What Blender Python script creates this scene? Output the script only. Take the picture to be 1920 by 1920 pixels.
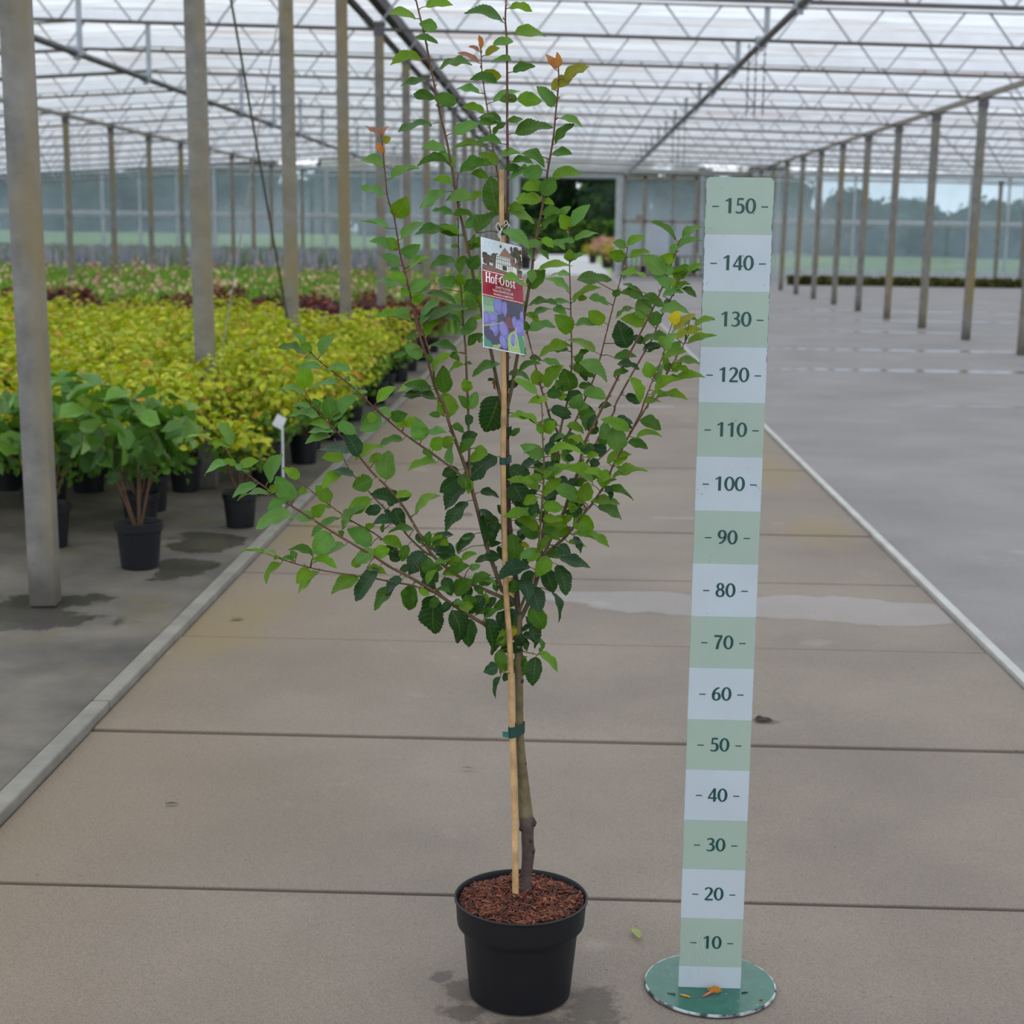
import bpy, bmesh, math, random
from mathutils import Vector, Matrix
for o in list(bpy.data.objects): bpy.data.objects.remove(o)
SC = bpy.context.scene
COL = SC.collection
R = random.Random(7)

# ------------------------------------------------------------------ camera, sky, exposure
F, EYE = 2900.0, 1.45
yv = Vector(((1062-960)/F, (960-436)/F, -1)).normalized()
xv = Vector((math.cos(.013), -math.sin(.013), 0)); xv = (xv - yv*xv.dot(yv)).normalized()
zv = xv.cross(yv)
cam = bpy.data.cameras.new('camera'); co = bpy.data.objects.new('camera', cam); COL.objects.link(co)
m = Matrix((xv, yv, zv)).to_4x4(); m.translation = Vector((0, 0, EYE)); co.matrix_world = m
cam.sensor_width = 36; cam.lens = F/1920*36; cam.clip_end = 1000; cam.clip_start = .05
cam.dof.use_dof = True; cam.dof.focus_distance = 2.82; cam.dof.aperture_fstop = 6.5
SC.camera = co
SC.view_settings.view_transform = 'Standard'; SC.view_settings.look = 'None'
SC.view_settings.gamma = 1; SC.view_settings.use_curve_mapping = False
SC.view_settings.exposure = 0.72
SC.cycles.max_bounces = 8; SC.cycles.transparent_max_bounces = 16
SC.cycles.use_denoising = True
SC.cycles.sample_clamp_indirect = 4

w = bpy.data.worlds.new('overcast_sky'); SC.world = w; w.use_nodes = True
nt = w.node_tree; bg = nt.nodes['Background']
tc = nt.nodes.new('ShaderNodeTexCoord'); sp = nt.nodes.new('ShaderNodeSeparateXYZ')
rmp = nt.nodes.new('ShaderNodeValToRGB'); nz = nt.nodes.new('ShaderNodeTexNoise'); nz.inputs['Scale'].default_value = 3
mx = nt.nodes.new('ShaderNodeMath'); mx.operation = 'MULTIPLY_ADD'; mx.inputs[1].default_value = .25
nt.links.new(tc.outputs['Generated'], sp.inputs[0]); nt.links.new(tc.outputs['Generated'], nz.inputs['Vector'])
nt.links.new(nz.outputs[0], mx.inputs[0]); nt.links.new(sp.outputs[2], mx.inputs[2])
nt.links.new(mx.outputs[0], rmp.inputs[0]); nt.links.new(rmp.outputs[0], bg.inputs[0])
rmp.color_ramp.elements[0].position = .0; rmp.color_ramp.elements[0].color = (.80, .87, .95, 1)
rmp.color_ramp.elements[1].position = .8; rmp.color_ramp.elements[1].color = (.93, .97, 1.0, 1)
bg.inputs[1].default_value = 1.0

# ------------------------------------------------------------------ helpers
class MB:
    """collects geometry; build() links it as one mesh object"""
    def __init__(s): s.v = []; s.f = []; s.c = []; s.uv = {}; s.mi = []; s.cur = 0
    def add(s, vs, fs, col=None):
        o = len(s.v); s.v += [tuple(p) for p in vs]
        s.c += [col or (1, 1, 1)]*len(vs)
        for f in fs: s.f.append(tuple(i+o for i in f)); s.mi.append(s.cur)
    def box(s, c, d, rz=0, col=None, M=None):
        vs = []
        for x in (-.5, .5):
            for y in (-.5, .5):
                for z in (-.5, .5): vs.append(Vector((x*d[0], y*d[1], z*d[2])))
        mt = M if M else Matrix.Rotation(rz, 3, 'Z')
        s.add([mt @ v + Vector(c) for v in vs], [(0,1,3,2),(4,6,7,5),(0,4,5,1),(2,3,7,6),(0,2,6,4),(1,5,7,3)], col)
    def bar(s, a, b, wd, ht, col=None):
        a, b = Vector(a), Vector(b); d = (b-a); L = d.length; y = d/L
        up = Vector((0, 0, 1)) if abs(y.z) < .95 else Vector((0, 1, 0))
        x = y.cross(up).normalized(); z = x.cross(y)
        s.box((a+b)/2, (wd, L, ht), M=Matrix((x, y, z)).transposed(), col=col)
    def tube(s, pts, rad, n=8, cols=None, cap=True):
        pts = [Vector(p) for p in pts]; k = len(pts)
        if not hasattr(rad, '__len__'): rad = [rad]*k
        o = len(s.v); prev = None
        for i, p in enumerate(pts):
            t = (pts[min(i+1, k-1)] - pts[max(i-1, 0)]).normalized()
            if prev is None:
                prev = t.orthogonal().normalized()
            x = (prev - t*prev.dot(t)).normalized(); prev = x; y = t.cross(x)
            for j in range(n):
                a = 2*math.pi*j/n
                s.v.append(tuple(p + (x*math.cos(a) + y*math.sin(a))*rad[i])); s.c.append(cols[i] if cols else (1, 1, 1))
        for i in range(k-1):
            for j in range(n):
                s.f.append((o+i*n+j, o+i*n+(j+1) % n, o+(i+1)*n+(j+1) % n, o+(i+1)*n+j)); s.mi.append(s.cur)
        if cap:
            s.f.append(tuple(o+j for j in reversed(range(n)))); s.mi.append(s.cur)
            s.f.append(tuple(o+(k-1)*n+j for j in range(n))); s.mi.append(s.cur)
    def lathe(s, prof, n=48, c=(0, 0, 0), close=False):
        o = len(s.v); k = len(prof)
        for r, z in prof:
            for j in range(n):
                a = 2*math.pi*j/n; s.v.append((c[0]+r*math.cos(a), c[1]+r*math.sin(a), c[2]+z)); s.c.append((1, 1, 1))
        for i in range(k-1 if not close else k):
            i2 = (i+1) % k
            for j in range(n):
                s.f.append((o+i*n+j, o+i*n+(j+1) % n, o+i2*n+(j+1) % n, o+i2*n+j)); s.mi.append(s.cur)
    def mesh(s, name, org=(0, 0, 0)):
        me = bpy.data.meshes.new(name); ox, oy, oz = org
        me.from_pydata([(x-ox, y-oy, z-oz) for x, y, z in s.v], [], s.f)
        at = me.color_attributes.new('tint', 'FLOAT_COLOR', 'POINT')
        buf = []
        for c in s.c: buf += [c[0], c[1], c[2], 1]
        at.data.foreach_set('color', buf)
        if s.uv:
            u = me.uv_layers.new(name='uv'); b2 = []
            for l in me.loops: b2 += list(s.uv.get(l.vertex_index, (0, 0)))
            u.data.foreach_set('uv', b2)
        return me
    def build(s, name, mats, parent=None, smooth=False, bevel=0, org=None):
        if org is None: org = parent['_o'] if parent is not None and '_o' in parent else (0, 0, 0)
        me = s.mesh(name, org); o = bpy.data.objects.new(name, me); COL.objects.link(o)
        for mm in (mats if isinstance(mats, (list, tuple)) else [mats]): me.materials.append(mm)
        if len(set(s.mi)) > 1: me.polygons.foreach_set('material_index', s.mi)
        bm = bmesh.new(); bm.from_mesh(me); bmesh.ops.recalc_face_normals(bm, faces=bm.faces); bm.to_mesh(me); bm.free()
        if smooth:
            me.polygons.foreach_set('use_smooth', [True]*len(me.polygons))
            if smooth != 'all':
                try: me.set_sharp_from_angle(angle=math.radians(40))
                except Exception: pass
        if bevel:
            b = o.modifiers.new('edge', 'BEVEL'); b.width = bevel; b.segments = 2; b.limit_method = 'ANGLE'
        if parent is not None: o.parent = parent
        elif org != (0, 0, 0): o.location = org
        if parent is not None: o['_o'] = org
        return o

def tag(o, label, cat, group=None, kind=None):
    o['label'] = label; o['category'] = cat
    if group: o['group'] = group
    if kind: o['kind'] = kind
    return o
def thing(name, loc, label, cat, group=None):
    o = bpy.data.objects.new(name, None); COL.objects.link(o); o.location = loc; o['_o'] = tuple(loc)
    o.empty_display_size = .1
    return tag(o, label, cat, group)
def struct(o): o['kind'] = 'structure'; return o
def dup(root, loc, rz=0, sc=1.0, label=None, group=None):
    r = root.copy(); COL.objects.link(r); r.location = loc; r.rotation_euler = (0, 0, rz); r.scale = (sc,)*3
    if label: r['label'] = label
    if group: r['group'] = group
    for ch in list(root.children):
        c = ch.copy(); COL.objects.link(c); c.parent = r
        for g in list(ch.children):
            d = g.copy(); COL.objects.link(d); d.parent = c
    return r
ORD = 'first second third fourth fifth sixth seventh eighth ninth tenth eleventh twelfth thirteenth fourteenth fifteenth sixteenth seventeenth eighteenth nineteenth twentieth'.split()

# ------------------------------------------------------------------ materials
def lin(r, g, b):
    return tuple(((c/255/12.92) if c <= 10.3 else ((c/255+.055)/1.055)**2.4) for c in (r, g, b))
class N:
    def __init__(s, name):
        s.m = bpy.data.materials.new(name); s.m.use_nodes = True; s.t = s.m.node_tree; s.b = s.t.nodes['Principled BSDF']; s.o = s.t.nodes['Material Output']
    def n(s, typ, **k):
        x = s.t.nodes.new('ShaderNode'+typ)
        for a, v in k.items():
            if a[0] == '_': x.inputs[a[1:].replace('_', ' ')].default_value = v
            else: setattr(x, a, v)
        return x
    def l(s, a, b): s.t.links.new(a, b)
    def set(s, **k):
        for a, v in k.items():
            inp = s.b.inputs[a.replace('_', ' ')]
            if hasattr(v, 'is_linked'): s.l(v, inp)
            else: inp.default_value = (*v, 1) if isinstance(v, tuple) and len(v) == 3 else v
    def coord(s, kind='Object'): return s.n('TexCoord').outputs[kind]
    def pos(s): return s.n('NewGeometry').outputs['Position']
    def noise(s, vec, scale, detail=4, rough=.55, stretch=None):
        if stretch:
            mp = s.n('Mapping'); mp.inputs['Scale'].default_value = stretch; s.l(vec, mp.inputs[0]); vec = mp.outputs[0]
        x = s.n('TexNoise', _Scale=scale, _Detail=detail, _Roughness=rough); s.l(vec, x.inputs['Vector']); return x.outputs[0]
    def ramp(s, fac, stops):
        r = s.n('ValToRGB'); e = r.color_ramp.elements
        while len(e) < len(stops): e.new(.5)
        for el, (p, c) in zip(e, stops):
            el.position = p; el.color = (*c, 1) if isinstance(c, tuple) else (c, c, c, 1)
        s.l(fac, r.inputs[0]); return r.outputs[0]
    def mix(s, fac, a, b, typ='MIX'):
        x = s.n('MixRGB', blend_type=typ)
        for i, v in ((0, fac), (1, a), (2, b)):
            if hasattr(v, 'is_linked'): s.l(v, x.inputs[i])
            else: x.inputs[i].default_value = v if i == 0 else (*v, 1)
        return x.outputs[0]
    def math(s, op, a, b=0.0, clamp=False):
        x = s.n('Math', operation=op, use_clamp=clamp)
        for i, v in ((0, a), (1, b)):
            if hasattr(v, 'is_linked'): s.l(v, x.inputs[i])
            else: x.inputs[i].default_value = v
        return x.outputs[0]
    def xyz(s, vec):
        x = s.n('SeparateXYZ'); s.l(vec, x.inputs[0]); return x.outputs
    def bump(s, h, st=.3, d=.01):
        x = s.n('Bump', _Strength=st, _Distance=d); s.l(h, x.inputs['Height']); s.l(x.outputs[0], s.b.inputs['Normal'])
def plain(name, rgb, rough=.6, var=.15, scale=12, metal=0, spec=.5, bump=0):
    a = N(name); c = lin(*rgb); f = a.noise(a.coord(), scale)
    col = a.ramp(f, [(.3, tuple(q*(1-var) for q in c)), (.7, tuple(min(1, q*(1+var)) for q in c))])
    a.set(Base_Color=col, Roughness=rough, Metallic=metal, Specular_IOR_Level=spec)
    if bump: a.bump(f, bump, .005)
    return a.m

def ellipse_mask(a, pos, blobs, wob=.5, nsc=3.0):
    """soft wet patches with wobbly outlines on the ground: blobs = (x, y, rx, ry)"""
    X, Y, Z = a.xyz(pos)
    nn = a.math('MULTIPLY', a.math('SUBTRACT', a.noise(pos, nsc, 5, .6), .5), wob*2)
    tot = None
    for (cx, cy, rx, ry) in blobs:
        dx = a.math('DIVIDE', a.math('SUBTRACT', X, cx), rx); dy = a.math('DIVIDE', a.math('SUBTRACT', Y, cy), ry)
        d = a.math('SQRT', a.math('ADD', a.math('MULTIPLY', dx, dx), a.math('MULTIPLY', dy, dy)))
        v = a.math('SUBTRACT', 1.0, a.math('ADD', d, nn))
        tot = v if tot is None else a.math('MAXIMUM', tot, v)
    return tot

def concrete(name, c1, c2, puddles, stains, c3=None, wob=.75):
    a = N(name); p = a.pos()
    big = a.noise(p, .9, 5, .6); fine = a.noise(p, 300, 3, .8); speck = a.noise(p, 60, 2, .6)
    col = a.ramp(big, [(.32, lin(*c1)), (.68, lin(*c2))])
    if c3:
        X, Y, Z = a.xyz(p)
        side = a.math('ADD', a.math('MULTIPLY', X, -.55), a.math('SUBTRACT', a.noise(p, .7, 4), .62), True)
        col = a.mix(side, col, lin(*c3))
    sp_ = a.ramp(fine, [(.34, (.52, .5, .48)), (.5, (1, 1, 1)), (.66, (1.35, 1.3, 1.24))])
    col = a.mix(.7, col, sp_, 'MULTIPLY')
    dk = a.ramp(speck, [(.24, (.42, .38, .35)), (.31, (1, 1, 1))]); col = a.mix(.6, col, dk, 'MULTIPLY')
    sp2 = a.noise(p, 38, 2, .5); red = a.ramp(sp2, [(.72, (0, 0, 0)), (.76, (1, 1, 1))])
    col = a.mix(a.math('MULTIPLY', red, .35), col, lin(160, 112, 90))
    lt = a.ramp(a.noise(p, 2.6, 4, .5), [(.66, (0, 0, 0)), (.74, (1, 1, 1))]); col = a.mix(a.math('MULTIPLY', lt, .22), col, lin(190, 180, 165))
    rough = .72
    if stains:
        ms = a.math('MULTIPLY', ellipse_mask(a, p, [(1.25, 9.6, .35, 1.0), (1.3, 7.6, .25, .5), (-1.25, 5.6, .25, .8), (-1.2, 7.4, .2, .6), (1.35, 11.5, .2, 1.2)], .9, 3.0), 1.6, True)
        col = a.mix(a.math('MULTIPLY', ms, .45), col, lin(132, 116, 74))
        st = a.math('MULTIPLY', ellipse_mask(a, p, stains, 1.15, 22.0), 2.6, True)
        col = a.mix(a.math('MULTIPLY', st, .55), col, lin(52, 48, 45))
    if puddles:
        pm = ellipse_mask(a, p, puddles, wob, 3.2)
        damp = a.math('MULTIPLY', a.math('ADD', pm, .16), 4.5, True)
        col = a.mix(a.math('MULTIPLY', damp, .3), col, lin(92, 84, 78))
        wet = a.math('MULTIPLY', pm, 9.0, True)
        rr = a.math('SUBTRACT', .72, a.math('MULTIPLY', wet, .58)); a.l(rr, a.b.inputs['Roughness'])
        a.set(Base_Color=col)
        bf = a.math('MULTIPLY', fine, a.math('SUBTRACT', 1.0, wet)); a.bump(bf, .25, .004)
        a.l(a.math('ADD', .35, a.math('MULTIPLY', wet, -.17)), a.b.inputs['Specular IOR Level'])
    else:
        a.set(Base_Color=col, Roughness=rough); a.bump(fine, .25, .004)
    return a.m

M = {}
M['slab'] = concrete('path_concrete', (118, 109, 101), (139, 128, 118),
    [(.80, 6.02, .75, .20), (-.42, 5.98, .2, .08), (1.30, 5.88, .4, .14), (.30, 6.1, .35, .14), (.75, 7.9, .3, .035), (.55, 13.2, .5, .06)],
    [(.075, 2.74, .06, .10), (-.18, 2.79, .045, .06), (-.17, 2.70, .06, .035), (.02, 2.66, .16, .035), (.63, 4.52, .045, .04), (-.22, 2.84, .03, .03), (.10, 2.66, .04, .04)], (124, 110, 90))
M['floor'] = concrete('hall_concrete', (122, 119, 120), (140, 137, 138),
    [(5.2, 20.3, 4.6, .16), (5.4, 17.2, 4.6, .2), (5.2, 24.2, 1.4, .14), (8, 27.5, 5, .2), (6, 31, 5, .2), (4, 13.6, 1.2, .05)], None, None, .28)
def fabric():
    a = N('ground_fabric'); p = a.pos(); X, Y, Z = a.xyz(p)
    wv = a.math('MULTIPLY', a.math('SINE', a.math('MULTIPLY', X, 260)), a.math('SINE', a.math('MULTIPLY', Y, 260)))
    col = a.ramp(a.noise(p, 1.6, 6, .65), [(.3, lin(62, 59, 55)), (.5, lin(94, 89, 82)), (.7, lin(122, 114, 102))])
    moss = a.ramp(a.noise(p, 2.3, 5, .6), [(.56, 0.0), (.68, 1.0)])
    col = a.mix(a.math('MULTIPLY', moss, .5), col, lin(96, 88, 48))
    pm = ellipse_mask(a, p, [(-1.68, 7.05, .2, .25), (-1.62, 6.5, .15, .25), (-2.2, 5.7, .5, .3), (-1.7, 8.6, .15, .3)], 1.3, 3)
    wet = a.math('MULTIPLY', pm, 6.0, True)
    col = a.mix(a.math('MULTIPLY', wet, .5), col, lin(40, 40, 42))
    a.set(Base_Color=col, Roughness=a.math('SUBTRACT', .75, a.math('MULTIPLY', wet, .6))); a.bump(wv, .2, .003)
    return a.m
M['fabric'] = fabric()
M['joint'] = plain('joint_moss', (46, 44, 32), .9, .6, 14)
M['kerb'] = plain('kerb_concrete', (126, 122, 114), .7, .2, 9, bump=.2)
M['edge'] = plain('pale_edging', (176, 176, 172), .6, .15, 6)
def post_mat(name, algae):
    a = N(name); p = a.coord(); g = a.n('ObjectInfo').outputs['Random']
    pp = a.pos()
    f = a.noise(pp, 7, 6, .65); col = a.ramp(f, [(.3, lin(98, 98, 94)), (.7, lin(138, 136, 131))])
    X, Y, Z = a.xyz(p)
    am = a.ramp(a.math('ADD', a.noise(pp, 2.2, 5, .6, (1, 1, .35)), a.math('MULTIPLY', X, 1.6)), [(.45, 0.0), (.68, 1.0)])
    hz = a.ramp(Z, [(.0, 1.0), (.82, 1.0), (.95, 0.0)])  # weathering ends under the eaves bracket
    col = a.mix(a.math('MULTIPLY', am, algae), col, lin(132, 116, 76))
    ft = a.ramp(a.math('ADD', Z, a.math('MULTIPLY', a.noise(pp, 9, 3), .2)), [(.12, 1.0), (.38, 0.0)])
    col = a.mix(a.math('MULTIPLY', ft, .7), col, lin(58, 50, 42))
    a.set(Base_Color=col, Roughness=.6, Metallic=.1); a.bump(f, .15, .004)
    return a.m
M['post'] = post_mat('weathered_post', .8); M['post2'] = post_mat('mossy_post', 1.0)
M['beam'] = plain('dark_beam', (52, 50, 52), .6, .25, 6)
M['pipe'] = plain('dark_pipe', (96, 95, 98), .5, .25, 8, .3)
M['galv'] = plain('galvanised_steel', (165, 172, 180), .5, .12, 9, .3)
M['gutter'] = plain('bright_aluminium', (240, 242, 246), .38, .05, 4, .85)
M['chord'] = plain('truss_chord', (96, 90, 88), .55, .2, 6, .2)
M['web'] = plain('truss_web', (172, 176, 184), .55, .15, 6, .2)
M['frame'] = plain('wall_frame', (176, 184, 186), .5, .12, 5, .1)
M['frame2'] = plain('rusty_frame', (134, 128, 120), .6, .2, 6)
M['cable'] = plain('steel_cable', (74, 72, 62), .6, .3, 20)
M['cable2'] = plain('pale_cable', (116, 112, 104), .6, .2, 20)
M['darkwood'] = plain('dark_bench', (84, 80, 76), .7, .3, 8)
def roofglass():
    a = N('whitened_glass'); p = a.pos()
    tr = a.n('BsdfTransparent'); tl = a.n('BsdfTranslucent'); df = a.n('BsdfDiffuse'); mx1 = a.n('MixShader'); mx2 = a.n('MixShader')
    st = a.noise(p, 1.0, 5, .6, (.35, 5.5, 5.5)); band = a.noise(p, 1.0, 3, .5, (.02, 7, 7))
    rust = a.ramp(st, [(.52, 0.0), (.62, 1.0)])
    tint = a.mix(a.math('MULTIPLY', rust, .42), (.97, .985, 1.0), lin(190, 150, 128))
    sh = a.ramp(band, [(.3, (.80, .82, .85)), (.6, (1, 1, 1))]); tint2 = a.mix(.8, tint, sh, 'MULTIPLY')
    a.l(tint2, tr.inputs[0]); a.l(tint2, tl.inputs[0])
    df.inputs[0].default_value = (.8, .82, .85, 1)
    mx1.inputs[0].default_value = .36; a.l(tr.outputs[0], mx1.inputs[1]); a.l(tl.outputs[0], mx1.inputs[2])
    mx2.inputs[0].default_value = .04; a.l(mx1.outputs[0], mx2.inputs[1]); a.l(df.outputs[0], mx2.inputs[2])
    a.l(mx2.outputs[0], a.o.inputs[0]); return a.m
M['roof'] = roofglass()
def wallglass():
    a = N('hazy_glass'); p = a.pos()
    tr = a.n('BsdfTransparent'); tl = a.n('BsdfTranslucent'); gl = a.n('BsdfGlossy'); m1 = a.n('MixShader'); m2 = a.n('MixShader')
    tr.inputs[0].default_value = (.78, .84, .875, 1); tl.inputs[0].default_value = (.50, .60, .68, 1)
    gl.inputs['Roughness'].default_value = .1
    hz = a.ramp(a.noise(p, .6, 4, .6), [(.3, .12), (.7, .26)])
    a.l(hz, m1.inputs[0]); a.l(tr.outputs[0], m1.inputs[1]); a.l(tl.outputs[0], m1.inputs[2])
    m2.inputs[0].default_value = .07; a.l(m1.outputs[0], m2.inputs[1]); a.l(gl.outputs[0], m2.inputs[2])
    a.l(m2.outputs[0], a.o.inputs[0]); return a.m
M['glass'] = wallglass()
def leafmat(name, trans=.38, rough=.42, veins=True, spec=.5):
    a = N(name); at = a.n('VertexColor', layer_name='tint').outputs[0]
    f = a.noise(a.pos(), 55, 3, .6)
    col = a.mix(.6, at, a.ramp(f, [(.3, (.78, .8, .78)), (.7, (1.15, 1.12, 1.1))]), 'MULTIPLY')
    if veins:
        U, V, W_ = a.xyz(a.n('UVMap').outputs[0])
        au = a.math('ABSOLUTE', U)
        mid = a.math('LESS_THAN', au, .05)
        sv = a.math('SINE', a.math('MULTIPLY', a.math('SUBTRACT', V, a.math('MULTIPLY', au, .16)), 50.0))
        vm = a.math('MAXIMUM', mid, a.math('MULTIPLY', a.math('GREATER_THAN', sv, .86), .55))
        col = a.mix(a.math('MULTIPLY', vm, .2), col, a.mix(.5, col, lin(176, 196, 120)))
        a.bump(a.math('ADD', a.math('MULTIPLY', sv, -.35), a.math('MULTIPLY', a.noise(a.pos(), 160, 3, .6), 1.6)), .22, .0012)
    a.set(Base_Color=col, Roughness=rough, Specular_IOR_Level=spec)
    tl = a.n('BsdfTranslucent'); a.l(a.mix(1.0, col, (1.1, 1.15, .5), 'MULTIPLY'), tl.inputs[0])
    mx_ = a.n('MixShader'); mx_.inputs[0].default_value = trans
    a.l(a.b.outputs[0], mx_.inputs[1]); a.l(tl.outputs[0], mx_.inputs[2]); a.l(mx_.outputs[0], a.o.inputs[0]); return a.m
M['leaf'] = leafmat('plum_leaf', .34, .5, True, .28); M['foliage'] = leafmat('shrub_leaf', .28, .5, False)
M['far_leaf'] = leafmat('tree_leaf', .2, .7, False, .2)
def tinted(name, rough=.7, scale=60, bump=.4, spec=.4):
    a = N(name); at = a.n('VertexColor', layer_name='tint').outputs[0]; f = a.noise(a.pos(), scale, 4, .6)
    a.set(Base_Color=a.mix(.8, at, a.ramp(f, [(.3, (.6, .6, .6)), (.7, (1.3, 1.3, 1.3))]), 'MULTIPLY'), Roughness=rough, Specular_IOR_Level=spec)
    if bump: a.bump(f, bump, .003)
    return a.m
M['bark'] = tinted('bark'); M['chip'] = tinted('bark_chip', .8, 90, .3)
M['pot'] = plain('black_plastic', (15, 16, 22), .5, .15, 20, 0, .4)
M['soil'] = plain('potting_soil', (70, 38, 30), .9, .5, 60, bump=.8)
M['bamboo'] = tinted('bamboo_skin', .45, 30, .05)
M['tie'] = plain('green_tie', (18, 62, 54), .45, .15, 30)
M['blacktie'] = plain('black_tie', (26, 27, 30), .5, .1, 30)
M['string'] = plain('white_string', (214, 214, 210), .7, .05, 30)
M['wtag'] = plain('white_plastic', (225, 228, 235), .4, .04, 30)

# ------------------------------------------------------------------ the hall: ground, kerbs, roof, walls
WALL_Y, SPAN, Y0 = 54.4, 2.8, 17.05
def ztilt(x): return -.02*x if x > -6 else .12 + .06*(x+6)      # the roof falls slightly to the right

b = MB(); b.box((-3, 25, -.06), (60, 62, .04)); struct(b.build('floor_base', M['joint']))
b = MB()
y = 3.228 - 1.07*6; k = 0
rs = random.Random(3)
while y < WALL_Y:
    t = rs.uniform(-.0025, .0025)
    y2 = min(y+1.07, WALL_Y)
    b.box((.08, (y+y2)/2, -.02+t), (2.88, y2-y-.017, .04)); y += 1.07
struct(b.build('floor_path', M['slab'], bevel=.003))
b = MB(); b.box((13.58, 24, -.021), (24, 61, .04)); struct(b.build('floor_hall', M['floor']))
b = MB(); b.box((-13.9, 24, -.022), (24.9, 61, .04)); struct(b.build('floor_bed', M['fabric']))
b = MB()
for i in range(20): b.box((-1.394, -3+i*3.0, .002), (.056, 2.99, .05))
struct(b.build('trim_1', M['kerb'], bevel=.006))
b = MB()
for i in range(20): b.box((1.545, -3+i*3.0, .002), (.035, 2.99, .03))
struct(b.build('trim_2', M['edge'], bevel=.003))

# roof: a row of shallow spans, ridges running across the picture
XL, XR = -24.0, 19.0
b = MB(); rb = MB()
trY = []
for i in range(-9, 14):
    y = Y0 + SPAN*i; trY.append(y)
    for x0, x1 in ((XL, -9), (-9, -6), (-6, XR)):
        za, zb = 4.0+ztilt(x0), 4.0+ztilt(x1); rz = .62
        b.add([(x0, y+.08, za), (x1, y+.08, zb), (x1, y+1.4, zb+rz), (x0, y+1.4, za+rz)], [(0, 1, 2, 3)])
        b.add([(x0, y+1.4, za+rz), (x1, y+1.4, zb+rz), (x1, y+2.72, zb), (x0, y+2.72, za)], [(0, 1, 2, 3)])
        rb.bar((x0, y+1.4, za+rz), (x1, y+1.4, zb+rz), .05, .06)
        for q in (.18, .42, .68):
            rb.bar((x0, y+1.4+1.32*q, za+rz*(1-q)-.01), (x1, y+1.4+1.32*q, zb+rz*(1-q)-.01), .035, .03)
ce = struct(b.build('ceiling', M['roof']))
struct(rb.build('trim_3', M['gutter']))

# roof trusses
names = [i for i in range(-1, 14)]
we = MB()
for s_ in (-1, 1): we.bar((s_*.035, 0, .02), (s_*.31, 0, .37), .02, .02)
we.box((0, 0, .015), (.10, .03, .012))
vmesh = we.mesh('web_brace'); vmesh.materials.append(M['web'])
for n_, i in enumerate(names):
    y = Y0 + SPAN*i
    t = thing('roof_truss', (0, y, 3.5), 'roof truss with white gutter and zigzag web, %s from the front' % ORD[n_], 'roof truss', 'roof trusses under the glass roof')
    ch = MB(); gu = MB()
    for x0, x1 in ((XL, -9), (-9, -6), (-6, XR)):
        gu.bar((x0, y, 3.92+ztilt(x0)), (x1, y, 3.92+ztilt(x1)), .16, .13)
        ch.bar((x0, y, 3.51+ztilt(x0)), (x1, y, 3.51+ztilt(x1)), .045, .034)
    x = 1.30-.85*30; gu_, ch_ = gu, ch
    while x < XR-.5:
        if -.42*y-1 < x < .36*y+1:
            vo = bpy.data.objects.new('web_brace', vmesh); COL.objects.link(vo); vo.parent = t
            vo.location = (x, 0, ztilt(x))
        x += .85
    gu.build('gutter', M['gutter'], t); ch.build('bottom_chord', M['chord'], t)

# support posts
def post(x, y, ztop, wd, mat, label, group, lean=0.0):
    b = MB(); b.box((0, 0, ztop/2), (wd, wd, ztop))
    o = b.build('support_post', mat, bevel=.006)
    o.location = (x, y, 0); o.rotation_euler = (0, lean, R.uniform(-.06, .06)+.12)
    tag(o, label, 'post', group)
    h = MB(); h.box((0, 0, ztop-.02), (wd*1.4, wd*1.4, .04)); h.box((0, 0, ztop-.10), (wd*1.15, wd*1.15, .08))
    hb = h.build('head_bracket', M['pipe']); hb.parent = o
    return o
for i in range(-1, 17):
    y = 8.6 + SPAN*i
    if y > 54: break
    if i == -1: lb = 'weathered square post at the left edge, nearest to the viewer'
    elif i == 0: lb = 'large grey weathered post rising from the golden shrubs, first in the left row'
    else: lb = 'weathered square post, %s in the row beside the path' % ORD[i]
    post(-2.0, y, 3.62, .102, M['post'], lb, 'posts left of the path', lean=-.008)
for i in range(-4, 10):
    y = 31.0 + SPAN*i
    if y > 54: break
    lb = 'slim brown-grey post with mossy streaks, %s in the row on the right' % ORD[i+4]
    post(5.78, y, 3.40, .105, M['post2'], lb, 'posts in the right-hand row', lean=.012)
for i in range(0, 11):
    y = 25.4 + SPAN*i
    if y > 54: break
    post(-9.0, y, 3.40, .1, M['post2'], 'slim post beyond the flower beds, %s in the far left row' % ORD[i], 'posts in the far left row')
for i in range(0, 3):
    y = 46.9 + SPAN*i
    if y > 54: break
    post(13.5, y, 3.2, .1, M['post2'], 'slim post near the right glass wall, %s in the outermost right row' % ORD[i], 'posts in the outermost right row')

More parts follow.
